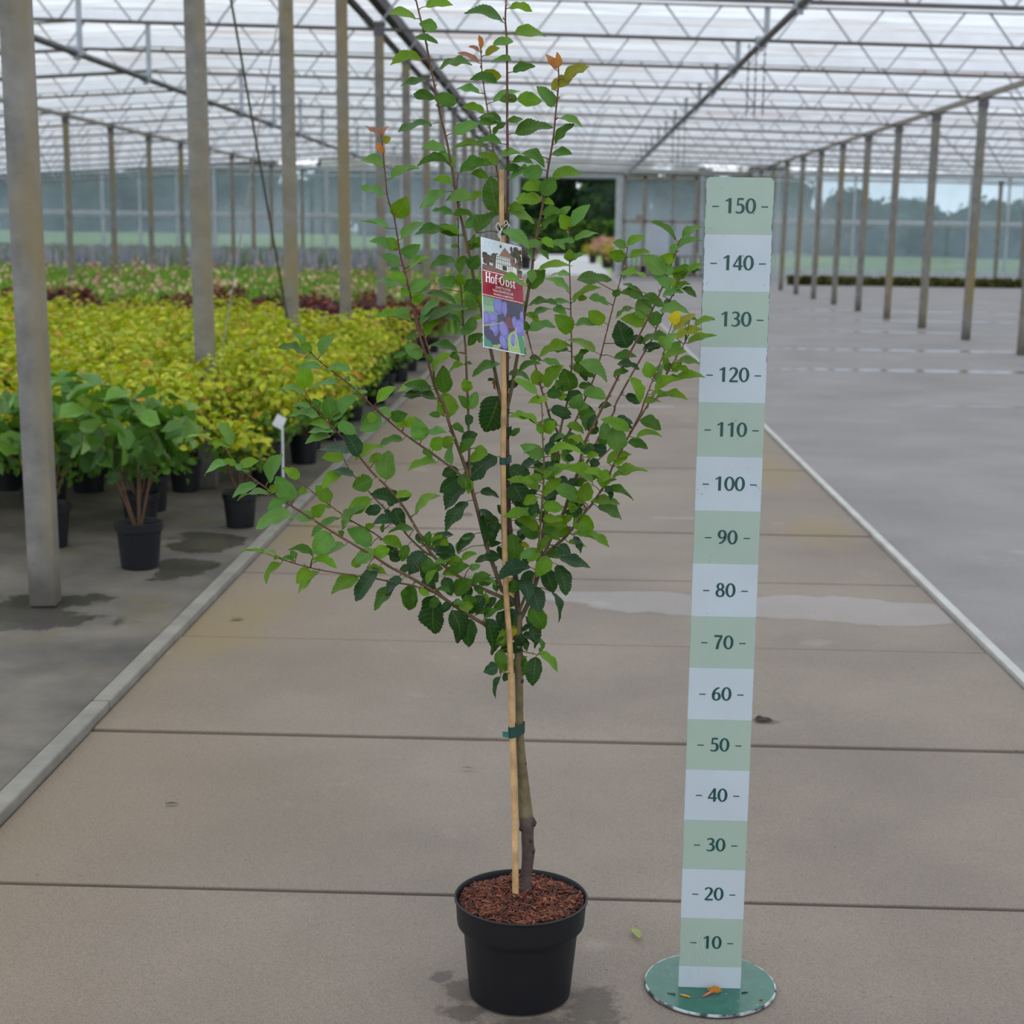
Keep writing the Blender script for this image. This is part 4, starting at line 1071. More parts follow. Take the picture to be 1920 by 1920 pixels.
-646 28863 12190 -420 28901 12151 23 -68 70 151 -564 28854 12183 g
-397 28705 12168 -44 28562 12088 3 -42 91 253 -538 28824 12090 p
-348 28568 11692 -24 28499 12083 -56 -76 33 333 -409 28677 11632 b
-469 28717 11705 -522 28707 11989 23 -97 1 255 -425 28694 11689 b
-307 28559 11576 -33 28489 11549 -22 -95 22 201 -369 28665 11515 g
-224 28508 11289 149 28504 11198 12 -84 53 249 -276 28635 11229 d
-348 28310 9632 -77 28209 9742 -48 -68 55 201 -267 28261 9587 D
-546 28219 9744 -399 28172 9904 -40 -91 10 144 -258 28268 9620 D
-760 28155 10224 -430 28134 10332 -30 -50 81 226 -155 28336 10096 D
-528 28352 10023 -25 28169 10284 -52 -66 54 387 -171 28327 9956 d
-230 28598 11255 144 28645 11119 34 -56 76 260 -269 28633 11209 d
-339 28399 10519 -68 28376 10577 -14 -95 29 244 -108 28397 10456 D
58 28318 10438 219 28294 10370 -9 -99 13 139 -113 28388 10423 d
-152 28261 9794 -7 28193 9958 -44 -90 2 167 -211 28300 9775 d
-268 28206 9401 -388 28140 9210 12 -96 26 194 -291 28184 9377 d
-124 28301 9587 -276 28343 9728 9 -92 37 186 -262 28265 9605 D
-61 28374 10178 -212 28350 10329 5 -99 -11 189 -147 28340 10163 d
-382 28270 10238 -532 28301 10330 -12 -98 15 139 -147 28340 10171 d
-124 28409 10528 -124 28383 10235 19 -98 9 194 -102 28407 10495 g
-394 28013 9069 -750 27890 9162 37 -89 25 264 -325 28084 9020 g
-40 28342 10475 125 28374 10270 67 -59 45 172 -109 28395 10447 b
-152 28369 9865 1 28323 9713 10 -92 38 143 -188 28316 9854 g
-221 28232 10111 -544 28309 10232 18 -54 82 230 -159 28333 10058 b
-9 28317 10683 141 28262 10532 9 -90 42 143 -85 28445 10632 d
-393 28212 9371 -715 28249 9543 21 -80 56 239 -295 28170 9339 g
-11 28293 10510 238 28235 10602 -31 -91 28 177 -105 28403 10478 g
-293 28087 8665 39 28163 8601 28 -84 47 225 -357 28031 8652 g
-203 28113 8934 74 28102 9106 -37 -75 55 212 -333 28070 8924 d
-384 27964 9035 -696 27924 9042 13 -97 20 205 -329 28078 8978 g
-71 28261 10017 206 28346 9822 60 -42 68 227 -167 28329 9987 d
#R3b R3 3.0 1.1
-84,28432,10589 -22,28523,10996 70,28721,11373 122,28888,11746 145,28980,12137 124,29241,12706 90,29541,13479 55,29910,14261 39,30032,14611
67 30081 14574 -128 30053 14834 -4 -99 -13 265 42 30008 14542 b
117 29918 14611 412 29927 15025 -60 -67 44 330 40 30021 14578 p
160 29856 14350 600 29922 14518 -27 -42 87 309 53 29929 14315 p
160 29819 14338 -131 29804 14322 -1 -62 79 189 53 29925 14303 p
89 29761 13951 74 29785 14187 -18 -98 9 210 70 29750 13920 b
157 29631 13993 333 29570 14115 -58 -60 54 144 69 29767 13958 p
83 29589 13698 -297 29697 13699 -9 -32 94 257 82 29630 13666 p
69 29432 13387 -353 29381 13658 53 -39 75 327 95 29493 13356 p
151 29340 13215 641 29371 13505 -47 -33 82 371 103 29425 13179 b
230 29485 13288 409 29462 13292 -13 -95 27 137 100 29454 13255 b
92 29407 13201 -285 29336 13199 5 -32 95 249 104 29422 13171 p
-224 29424 13087 17 29317 12997 -13 -79 59 181 108 29383 13072 p
122 29187 12661 -180 29123 12965 14 -99 -6 341 127 29206 12630 b
208 29182 12810 591 29039 12824 -24 -56 80 266 121 29267 12772 p
106 28974 12429 -451 28947 12216 -30 -47 83 388 136 29097 12391 b
-187 29023 12323 68 28979 12369 -24 -59 77 171 139 29056 12301 p
268 28955 12236 463 28993 12335 -19 -72 66 144 143 29008 12198 g
172 28883 12064 547 28711 11889 -12 -83 54 291 139 28955 12030 g
141 28706 11618 -3 28584 12008 3 -96 -29 382 99 28815 11583 g
-111 28601 11497 65 28623 11517 11 -98 15 134 77 28745 11426 b
205 28511 11296 277 28417 11561 -5 -95 -32 256 48 28675 11285 p
42 29175 12413 -253 29114 12314 -14 -59 79 206 136 29097 12391 g
-3 28672 11556 -132 28689 11807 -18 -98 -2 184 88 28779 11502 p
46 28762 11697 -245 28664 11585 -11 -60 79 212 109 28845 11651 g
-94 28503 10988 -480 28548 10971 -11 -61 79 253 -29 28512 10948 g
228 28879 12103 370 28838 12294 -41 -90 11 157 141 28965 12071 g
#R4 R3 3.0 1.1
-101,28402,10473 -25,28448,10618 166,28475,10946 309,28573,11235 395,28667,11444 603,28783,11962 770,28959,12634 901,29135,13180 1039,29220,13720 1152,29402,14230
210 29047 13637 837 29103 13663 1 -47 88 410 960 29172 13413 g
440 28862 13317 805 28915 13184 35 -59 73 255 898 29133 13171 p
738 29076 12854 448 29076 13055 12 -98 17 271 812 29016 12810 b
580 28887 12315 36 29024 12523 26 -34 91 389 678 28862 12263 b
267 28617 12146 789 28536 11811 39 -55 74 406 617 28798 12017 p
278 28793 11680 572 28796 11685 -1 -63 78 191 453 28700 11590 g
376 28641 11599 787 28565 11496 -1 -81 58 280 434 28689 11542 p
265 28645 11302 582 28694 11183 34 -73 60 222 319 28583 11258 d
1134 29471 14266 1452 29452 14442 -40 -65 65 237 1152 29402 14230 b
1119 29403 14254 878 29309 14325 38 -93 5 173 1149 29398 14218 p
1117 29229 14084 808 29320 14128 -30 -94 -18 245 1113 29340 14055 b
1207 29311 14060 1569 29391 14150 -9 -55 83 248 1112 29338 14051 b
1010 29140 13754 1500 29017 13715 -3 -40 91 329 1038 29220 13716 b
870 29106 13385 1043 29122 13424 12 -98 -15 143 941 29160 13336 g
1170 28828 12407 996 28800 12898 19 -98 1 398 731 28918 12479 d
923 28703 12240 1322 28567 12270 -24 -52 82 275 677 28861 12260 g
315 28437 11122 581 28348 11260 -34 -94 6 252 249 28531 11113 g
72 28376 10989 395 28478 10857 46 -53 71 236 143 28471 10906 b
386 28551 11422 337 28507 11190 -9 -98 20 212 372 28642 11388 p
282 28553 11283 310 28600 11563 -22 -96 18 185 311 28575 11240 p
434 28668 11794 290 28692 11943 53 -59 61 136 509 28731 11729 d
4 28423 10787 -250 28483 10661 -42 -78 47 188 41 28457 10731 d
349 28490 11119 434 28536 10888 77 -62 16 163 257 28537 11129 g
49 28381 10816 -143 28416 10690 -54 -51 67 151 63 28460 10768 p
350 28742 11545 27 28673 11443 13 -96 23 238 415 28679 11495 d
#R6 R5 3.2 1.1
222,27951,10001 326,28015,10191 497,28063,10433 658,28226,10788 928,28444,11230 992,28489,11453 1381,28806,12141 1625,28979,12557 1749,29054,12870 1999,29313,13356 2149,29470,13679 2368,29551,13898
1996 29457 13772 2347 29531 13899 -13 -65 74 247 2148 29469 13677 g
2025 29483 13697 2241 29437 13850 -3 -97 -25 237 2124 29444 13625 b
2198 29458 13675 2526 29318 13955 -69 -41 60 294 2145 29465 13669 b
2368 29472 13851 2525 29400 13830 -23 -70 68 113 2331 29537 13861 g
2002 29408 13451 2337 29434 13591 -28 -56 78 236 2025 29340 13412 b
2186 29379 13492 2456 29424 13345 45 -64 62 202 2071 29389 13512 g
1820 29241 13356 2204 29265 13435 -15 -46 87 255 1952 29264 13264 p
1836 29228 13221 2179 29320 13185 18 -32 93 232 1899 29210 13162 g
1634 28964 12812 1717 29045 13080 -1 -96 29 257 1703 29026 12754 g
1765 29012 13094 2277 28929 13081 -8 -64 77 338 1832 29140 13031 p
1464 28845 12509 1275 28846 12629 14 -97 22 171 1550 28926 12429 d
1423 28775 12513 1924 28581 12632 -35 -38 86 357 1541 28920 12413 g
1457 28885 12383 1794 28775 12458 -32 -39 87 236 1494 28886 12333 d
1198 28567 11887 1439 28493 11455 65 -59 47 325 1213 28669 11843 b
1147 28605 11537 1425 28682 11410 44 -75 50 205 1054 28540 11563 d
835 28226 10762 754 28234 11079 20 -98 8 278 678 28242 10821 p
813 28159 10573 530 28143 10644 4 -100 -6 249 591 28158 10639 D
545 28089 10707 389 28145 10509 -36 -93 2 180 594 28161 10647 g
1551 28823 12339 1883 28858 12468 -27 -47 84 232 1496 28888 12338 g
967 28417 11123 1279 28326 11071 -16 -85 51 214 877 28403 11147 D
952 28437 11027 1295 28434 10960 16 -55 82 227 832 28367 11074 d
889 28367 11387 649 28373 11336 -17 -67 72 159 956 28464 11328 d
660 28128 10929 446 28089 11020 15 -99 -8 174 702 28261 10860 d
#R7 R5 2.6 1.3
204,27951,9951 426,28208,10163 673,28491,10354 906,28837,10530 1112,29151,10745
503 28318 10346 701 28354 10295 22 -96 18 167 552 28353 10260 D
629 28310 10200 485 28266 10005 16 -98 10 195 545 28345 10255 g
698 28547 10617 841 28476 10778 -27 -95 -18 169 810 28695 10457 g
#R8 R5 3.6 1.1
-302,27989,8618 -185,27967,8745 85,27820,9010 435,27710,9504 556,27667,9661 784,27476,10069 914,27334,10431 1048,27280,10700 1179,27204,10998 1363,26985,11434 1401,26910,11602 1550,26801,12033 1687,26674,12413 1714,26589,12557
1825 26541 12992 1924 26451 13212 -31 -92 -24 196 1714 26589 12557 y
1855 26597 12876 2190 26520 13167 -64 -45 62 293 1714 26589 12557 l
1633 26567 12625 1765 26574 12786 -12 -98 15 183 1714 26589 12557 b
1711 26504 12552 1881 26475 12839 -57 -78 26 218 1707 26611 12519 p
1719 26744 12408 2073 26637 12525 -40 -52 75 252 1682 26678 12399 b
1505 26830 12041 1430 26859 12314 10 -99 13 251 1539 26809 12002 b
1611 26843 11983 1711 26920 12279 -62 -68 39 209 1534 26813 11987 p
1574 26714 11822 1947 26581 12059 -58 -49 64 300 1477 26855 11821 b
1585 26830 11683 2110 26633 11724 -15 -20 97 366 1438 26883 11707 b
1513 26827 11752 1790 26845 11778 -7 -34 94 181 1451 26874 11744 b
1408 26949 11598 1699 26976 11623 -4 -46 89 190 1396 26921 11576 b
572 27606 10014 60 27410 10327 58 -39 71 410 697 27549 9914 b
288 27624 9762 -138 27601 10002 34 -77 54 318 478 27695 9560 p
411 27694 9703 476 27710 10045 0 -100 5 307 505 27685 9595 b
265 27767 9737 173 27705 9487 20 -97 17 218 468 27698 9547 b
224 27755 9368 593 27791 9195 10 -99 0 341 285 27758 9292 b
6 27709 9323 210 27624 9441 -27 -94 -21 164 180 27790 9144 b
-37 27833 9000 179 27891 9193 -31 -76 58 192 -3 27869 8924 b
205 27718 9090 859 27503 8923 19 -16 97 460 143 27802 9092 b
655 27726 9603 1113 27835 9370 48 -55 69 341 556 27667 9661 g
529 27565 9727 1033 27495 9700 0 -33 94 331 558 27666 9664 b
785 27405 9930 1289 27391 9820 20 -26 95 335 707 27541 9931 g
782 27393 10053 883 27374 9791 63 -72 29 183 759 27497 10024 d
891 27523 10143 1517 27459 10298 -26 -26 93 421 815 27441 10157 b
872 27425 10291 635 27320 10135 19 -92 33 215 857 27396 10273 b
796 27390 10464 1219 27370 10619 -31 -52 79 293 902 27347 10398 b
975 27220 10707 928 27204 11148 22 -98 -1 391 1021 27291 10646 p
1173 27106 11082 698 27073 11302 38 -55 74 341 1194 27186 11035 b
1162 27293 10856 1506 27257 10754 15 -66 74 234 1116 27241 10856 g
1356 27125 11260 1723 27117 11114 19 -83 52 257 1293 27069 11268 g
1295 27139 10938 1743 27187 10975 -6 -19 98 294 1164 27213 10965 b
245 27730 9546 391 27720 9526 -3 -96 28 130 374 27729 9418 d
243 27841 9029 383 27733 8743 71 -47 52 219 140 27803 9087 d
766 27547 10029 981 27546 10141 -41 -45 79 157 754 27501 10015 b
743 27356 10217 391 27213 10314 42 -53 74 255 812 27445 10147 b
742 27440 9994 803 27408 10274 -46 -89 0 187 725 27525 9964 b
966 27415 10394 1129 27398 10261 50 -53 68 137 903 27346 10401 b
925 27249 10448 1159 27326 10620 -13 -83 54 195 908 27340 10414 b
139 27829 8912 475 27902 8820 32 -37 87 231 55 27837 8981 b
439 27747 9664 162 27690 9720 27 -47 84 187 502 27686 9591 b
383 27766 9596 111 27849 9781 23 -72 66 221 448 27705 9521 d
84 27693 9245 -89 27635 9434 64 -67 38 171 170 27794 9130 b
395 27773 9547 76 27793 9463 -4 -100 -7 216 432 27711 9500 d
#R9 R8 2.4 1.1
1179,27204,10998 1382,27141,11360 1532,27104,11630 1799,27120,12082 1943,27050,12369 2096,27004,12670
2083 26952 12949 2104 26986 13096 -25 -93 25 134 2096 27004 12670 p
1930 26956 12717 2340 26853 12913 -48 -43 76 303 2068 27013 12614 l
2244 26950 12940 2591 27034 13078 -26 -39 88 249 2096 27004 12670 b
2143 26997 12637 2627 27060 12778 -23 -32 92 331 2082 27009 12642 b
2159 26806 13095 2274 26803 13040 25 -79 56 83 2096 27004 12670 g
1881 27128 12450 2009 27074 12664 -34 -94 -3 213 1952 27047 12387 p
1999 27108 12326 2368 27073 12299 2 -49 87 241 1928 27057 12339 p
1726 27134 12191 1890 27183 12259 28 -96 2 160 1816 27111 12116 g
1960 27060 11980 2447 27090 12067 -14 -36 92 322 1783 27119 12056 b
1778 27001 12264 1709 26971 12472 44 -90 2 143 1854 27093 12192 b
1927 27076 12186 2155 26970 12207 -31 -50 81 164 1856 27092 12197 b
1810 27168 11968 2034 27230 12045 -15 -51 85 160 1741 27116 11985 g
1894 27124 12136 2054 27124 12291 -24 -94 25 179 1830 27104 12144 b
#T1 trunk 1.8 1.0
-731,28006,6770 -660,27952,6797 -515,27728,6821 -374,27506,6855
-292 27527 6957 -333 27587 7156 71 -62 33 137 -374 27506 6855 g
-669 27948 6737 -728 28045 6278 -29 -94 -16 308 -682 27970 6788 g
-413 27534 6816 -463 27370 6322 -35 -88 33 339 -400 27547 6849 d
-351 27472 6887 11 27548 6557 67 -32 66 323 -374 27506 6855 b
-341 27437 6928 -272 27458 7040 -37 -84 39 86 -374 27506 6855 g
#T2 trunk 1.8 1.0
-755,27972,6407 -907,27760,6424 -1065,27472,6524
-1109 27355 6671 -1353 27236 6584 38 -91 18 247 -1065 27472 6524 D
-1063 27530 6420 -1160 27493 6014 -91 -34 25 273 -1050 27501 6514 d
'''

# ------------------------------------------------------------------ potted shrubs in the beds
def shrub_leaves(b, r, c, rx, rz, n, size, cols, low, zbias=1.0, round_=False):
    for k in range(n):
        while True:
            p = Vector((r.uniform(-1, 1), r.uniform(-1, 1), r.uniform(-1, 1)))
            if .35 < p.length < 1: break
        q = p.copy(); p = Vector((c[0]+p.x*rx, c[1]+p.y*rx, c[2]+p.z*rz))
        if p.z < .1: continue
        hh = (q.z+1)/2
        nn = (q*.7 + Vector((r.uniform(-.6, .6), r.uniform(-.6, .6), r.uniform(.2, 1.0)))).normalized()
        u = nn.orthogonal().normalized(); u = Matrix.Rotation(r.uniform(0, 6.28), 3, nn) @ u; v = nn.cross(u)
        L = size*r.uniform(.6, 1.25); W = L*(.62 if not round_ else .9)
        t = r.random()
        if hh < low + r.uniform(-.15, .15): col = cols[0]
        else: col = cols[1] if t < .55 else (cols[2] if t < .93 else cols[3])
        f = r.uniform(.8, 1.2); col = tuple(q_*f for q_ in lin(*col))
        up = nn*L*.13
        b.add([p-u*L*.5, p-u*L*.15-v*W*.5+up, p+u*L*.2-v*W*.42+up, p+u*L*.5-nn*L*.12, p+u*L*.2+v*W*.42+up, p-u*L*.15+v*W*.5+up], [(0, 1, 2, 3), (0, 3, 4, 5)], col)
def small_pot(name='pot', r=.085, h=.17):
    b = MB(); b.lathe([(.001, .005), (r*.78, .004), (r*.8, .0), (r*.95, h*.80), (r*1.02, h*.82), (r*1.04, h), (r*.97, h), (r*.93, h*.88), (.001, h*.86)], 20)
    return b
def shrub(label, cat, group, seed, rx, rz, cz, n, size, cols, low, potr=.085, name='potted_shrub', flowers=None, round_=False, clumps=6):
    r = random.Random(seed); t = thing(name, (0, 0, 0), label, cat, group)
    small_pot(r=potr, h=potr*2).build('pot', M['pot'], t, smooth=True)
    s = MB(); f = MB()
    for k in range(clumps):
        a = 6.283*k/clumps+r.uniform(-.4, .4); d = rx*.55 if k else 0
        top = Vector((d*math.cos(a), d*math.sin(a), cz+rz*r.uniform(-.1, .35)))
        s.tube([(top.x*.1, top.y*.1, potr*1.7), (top.x*.6, top.y*.6, cz*.7), top], [.006, .004, .002], 5, cols=[lin(96, 70, 50)]*3)
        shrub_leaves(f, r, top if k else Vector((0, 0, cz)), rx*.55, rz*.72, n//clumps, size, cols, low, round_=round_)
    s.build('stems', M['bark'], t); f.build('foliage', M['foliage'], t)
    return t
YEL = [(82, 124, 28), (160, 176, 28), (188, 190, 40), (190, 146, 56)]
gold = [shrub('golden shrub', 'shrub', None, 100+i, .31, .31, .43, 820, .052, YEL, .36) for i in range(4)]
goldn = shrub('golden shrub', 'shrub', None, 110, .16, .18, .40, 300, .05, YEL, .35)
GG = 'golden-leaved shrubs in black pots'
r = random.Random(21)
proto_used = set()
def place(protos, i, x, y, sc, label, group):
    p = protos[i % len(protos)]
    if p.name not in proto_used:
        proto_used.add(p.name); p.location = (x, y, 0); p.rotation_euler = (0, 0, r.uniform(0, 6)); p.scale = (sc,)*3
        p['label'] = label; p['group'] = group; return p
    return dup(p, (x, y, 0), r.uniform(0, 6), sc, label, group)
i = 0; edge = 0
y = 7.35; row = 0
while y < 15.2:
    x = -1.60 - (.12 if row % 2 else 0) - (.42 if row < 2 else 0); c = 0
    while x > -.366*y-.75:
        if y > 13.4 and x > -2.6-(y-13.4)*.2: x -= .5; continue
        xx, yy = x+r.uniform(-.05, .05), y+r.uniform(-.06, .06)
        if abs(xx+2.0) < .09 and abs(((yy-8.6)/2.8) % 1) < .05: xx -= .15
        if c == 0:
            lb = 'golden-leaved shrub in a black pot at the kerb, %s from the front' % ORD[edge]; edge += 1
        else: lb = 'golden yellow-leaved shrub in a black pot, inside the dense block left of the kerb'
        place(gold, i, xx, yy, r.uniform(.95, 1.25)*(1 if row > 1 else .92), lb, GG if c else None or GG); i += 1; c += 1
        x -= .50
    y += .56; row += 1
# the single pot nearest to the kerb
goldn.location = (-1.585, 7.47, 0); goldn.rotation_euler = (0, 0, 1); goldn['label'] = 'sparse golden shrub in the nearest black pot, standing free at the kerb'; goldn['group'] = GG
proto_used.add(goldn.name)
# big-leaved green plant at the left edge
GRN = [(60, 98, 36), (78, 122, 40), (98, 142, 48), (120, 150, 58)]
g1 = shrub('large round-leaved green plant in a pot, nearest plant at the left edge', 'shrub', None, 130, .30, .27, .55, 120, .11, GRN, .2, round_=True, potr=.1, name='potted_green_plant')
g1.location = (-1.82, 6.5, 0)
g2 = dup(g1, (-2.35, 6.9, 0), 2.0, 1.0, 'large round-leaved green plant in a pot, second one behind the left edge')
# dark red shrubs
RED = [(58, 30, 40), (88, 36, 44), (70, 34, 48), (150, 74, 50)]
red = [shrub('red shrub', 'shrub', None, 140+i, .27, .22, .42, 420, .06, RED if i else [(70, 38, 36), (116, 54, 44), (90, 42, 44), (150, 100, 50)], .15) for i in range(3)]
y = 13.8; i = 0; edge = 0; row = 0
while y < 19.6:
    x = -1.62-(.2 if row % 2 else 0); c = 0
    while x > -.366*y-.6:
        if y < 15.4 and x < -2.4-(y-13.4)*.2: break
        if c == 0: lb = 'dark red-leaved shrub in a black pot at the kerb, %s behind the golden block' % ORD[edge]; edge += 1
        else: lb = 'dark red-leaved shrub in the block behind the golden ones'
        place(red, i if c else 0, x+r.uniform(-.06, .06), y+r.uniform(-.08, .08), r.uniform(.9, 1.2), lb, 'dark red shrubs behind the golden ones'); i += 1; c += 1
        x -= .62
    y += .62; row += 1
# tall flowering perennials
def perennial(seed):
    q = random.Random(seed); t = thing('flowering_perennial', (0, 0, 0), 'pink flowering perennial', 'flower', None)
    f = MB(); bl = MB()
    for k in range(190):
        a = q.uniform(0, 6.283); d = .48*math.sqrt(q.random()); h = q.uniform(.36, .58); bx, by = d*math.cos(a), d*math.sin(a)
        lx, ly = q.uniform(-.1, .1), q.uniform(-.1, .1); wv = Vector((math.cos(a+1), math.sin(a+1), 0))*q.uniform(.008, .022)
        g = q.random(); col = lin(*(int(86+60*g), int(136+44*g), int(36+30*g)))
        f.add([Vector((bx, by, .04))-wv, Vector((bx, by, .04))+wv, Vector((bx+lx*.6, by+ly*.6, h*.6))+wv*1.6, Vector((bx+lx, by+ly, h)), Vector((bx+lx*.6, by+ly*.6, h*.6))-wv*1.6], [(0, 1, 2, 3, 4)], col)
    for k in range(int(3+9*q.random())):
        a = q.uniform(0, 6.283); d = .5*math.sqrt(q.random()); p = Vector((d*math.cos(a), d*math.sin(a), q.uniform(.46, .64)))
        col = lin(*q.choice([(226, 180, 178), (214, 160, 160), (230, 200, 180), (206, 140, 148), (222, 206, 170)])); s_ = q.uniform(.018, .04)
        for z_ in range(2):
            u = Vector((q.uniform(-1, 1), q.uniform(-1, 1), q.uniform(-1, 1))).normalized()*s_; v = u.orthogonal()
            bl.add([p-u, p-v, p+u, p+v], [(0, 1, 2, 3)], col)
    f.build('foliage', M['foliage'], t); bl.build('blossoms', M['foliage'], t)
    return t
per = [perennial(200+i) for i in range(4)]
y = 20.0; i = 0; row = 0
while y < 38.5:
    x = -2.1-(.4 if row % 2 else 0); stp = .85 if y < 27 else 1.15
    while x > -.366*y-.8:
        place(per, i, x+r.uniform(-.15, .15), y+r.uniform(-.15, .15), r.uniform(.92, 1.12), 'tall green perennial with pink flowers in the wide flower bed', 'pink flowering perennials in the bed'); i += 1
        x -= stp
    y += stp*.92; row += 1
# lavender-blue haze of flowers beyond, too fine to count
q = random.Random(9); b = MB()
for k in range(9000):
    y = q.uniform(41, 53.4); x = q.uniform(-21, -2.4); h = q.uniform(.5, .95); s_ = q.uniform(.02, .05)
    c = lin(*q.choice([(150, 152, 172), (138, 142, 164), (164, 164, 182), (134, 146, 148), (120, 136, 110)]))
    lx = q.uniform(-.08, .08)
    b.add([(x-s_*.5, y, .02), (x+s_*.5, y, .02), (x+lx+s_, y+.02, h*.8), (x+lx, y, h), (x+lx-s_, y-.02, h*.8)], [(0, 1, 2, 3, 4)], c)
o = b.build('lavender_flowers', M['far_leaf']); tag(o, 'hazy lavender-blue flower bed in front of the left glass wall', 'flowers', None, 'stuff')
# plants along the road outside the gate
PNK = [(92, 78, 64), (176, 128, 126), (190, 146, 136), (140, 96, 90)]
pk = [shrub('pink bush', 'shrub', None, 160+i, .55, .42, .62, 420, .11, c, .2, potr=.2) for i, c in enumerate((PNK, [(96, 104, 40), (170, 160, 54), (190, 172, 60), (150, 130, 60)], [(70, 60, 70), (110, 96, 104), (128, 110, 116), (90, 70, 70)]))]
for p_, loc, sc, lb in ((pk[0], (1.75, 66, 0), 1.3, 'pinkish bush in a pot beside the road outside the gate'), (pk[1], (1.95, 59.5, 0), 1.15, 'yellow-green bush in a dark pot just outside the gate'), (pk[2], (-1.6, 62, 0), 1.2, 'dull purple bush outside the gate, left of the road')):
    p_.location = loc; p_.scale = (sc,)*3; p_['label'] = lb
dup(pk[0], (2.1, 72, 0), 1, 1.3, 'pink bush farther down the right side of the road outside the gate'); dup(pk[2], (-1.9, 70, 0), 2, 1.3, 'purplish bush farther along the left side of the road outside'); dup(pk[1], (1.3, 76, 0), 2, 1.0, 'small yellowish bush at the far end of the road outside')
# little white label on a stick among the golden shrubs
t = thing('plant_marker', (-1.47, 8.02, 0), 'small white plant marker on a stick among the golden shrubs', 'marker')
k = MB(); k.box((-1.47, 8.02, .22), (.010, .005, .44)); k.build('stick', M['wtag'], t)
k = MB(); k.box((-1.485, 8.015, .455), (.055, .004, .065), M=Matrix.Rotation(.5, 3, 'Y')); k.build('marker_plate', M['wtag'], t)

# ------------------------------------------------------------------ the potted plum tree
CX, CY = -.063, 2.785
tree = thing('potted_plum_tree', (CX, CY, 0), 'young plum tree with serrated green leaves growing in a large black pot', 'tree')
ZT = 0.1979
b = MB()
prof = [(.001, .016), (.080, .014), (.086, .008), (.092, 0), (.0975, .004), (.0985, .012), (.1095, ZT-.068), (.1105, ZT-.064), (.1215, ZT-.052), (.1225, ZT-.046), (.1250, ZT-.006), (.1278, ZT-.004), (.1282, ZT), (.1250, ZT+.001), (.1222, ZT-.004), (.1195, ZT-.05), (.106, ZT-.07), (.001, ZT-.072)]
b.lathe(prof, 72, (CX, CY, 0)); b.build('pot', M['pot'], tree, smooth=True)
q = random.Random(4); b = MB()
nr, na = 9, 40
def mz(rr, a): return ZT-.011+.006*math.sin(rr*60+a*2)*math.cos(a*3)+.010*(1-(rr/.12)**2)
for i in range(nr+1):
    for j in range(na):
        rr = .1205*i/nr; a = 6.283*j/na; b.v.append((CX+rr*math.cos(a), CY+rr*math.sin(a), mz(rr, a)+q.uniform(-.0015, .0015))); b.c.append((1, 1, 1))
for i in range(nr):
    for j in range(na): b.f.append((i*na+j, i*na+(j+1) % na, (i+1)*na+(j+1) % na, (i+1)*na+j)); b.mi.append(0)
b.build('soil', M['soil'], tree, smooth='all')
b = MB()
for k in range(2600):
    rr = .119*math.sqrt(q.random()); a = q.uniform(0, 6.283); L = q.uniform(.003, .017); W = L*q.uniform(.10, .32)
    if rr+L*.5 > .121: continue
    mt = Matrix.Rotation(q.uniform(0, 6.28), 3, 'Z') @ Matrix.Rotation(q.uniform(-.45, .45), 3, 'Y') @ Matrix.Rotation(q.uniform(-.6, .6), 3, 'X')
    col = lin(*q.choice([(112, 60, 44), (98, 52, 39), (126, 74, 52), (86, 45, 35), (140, 86, 58), (66, 37, 32), (106, 56, 42), (118, 64, 46), (50, 34, 31)]))
    b.box((CX+rr*math.cos(a), CY+rr*math.sin(a), mz(rr, a)+.003+q.uniform(0, .003)), (L, W, q.uniform(.0008, .0022)), col=col, M=mt)
o = b.build('bark_mulch', M['chip'], tree); o['kind'] = 'stuff'; o['label'] = 'reddish brown bark mulch'

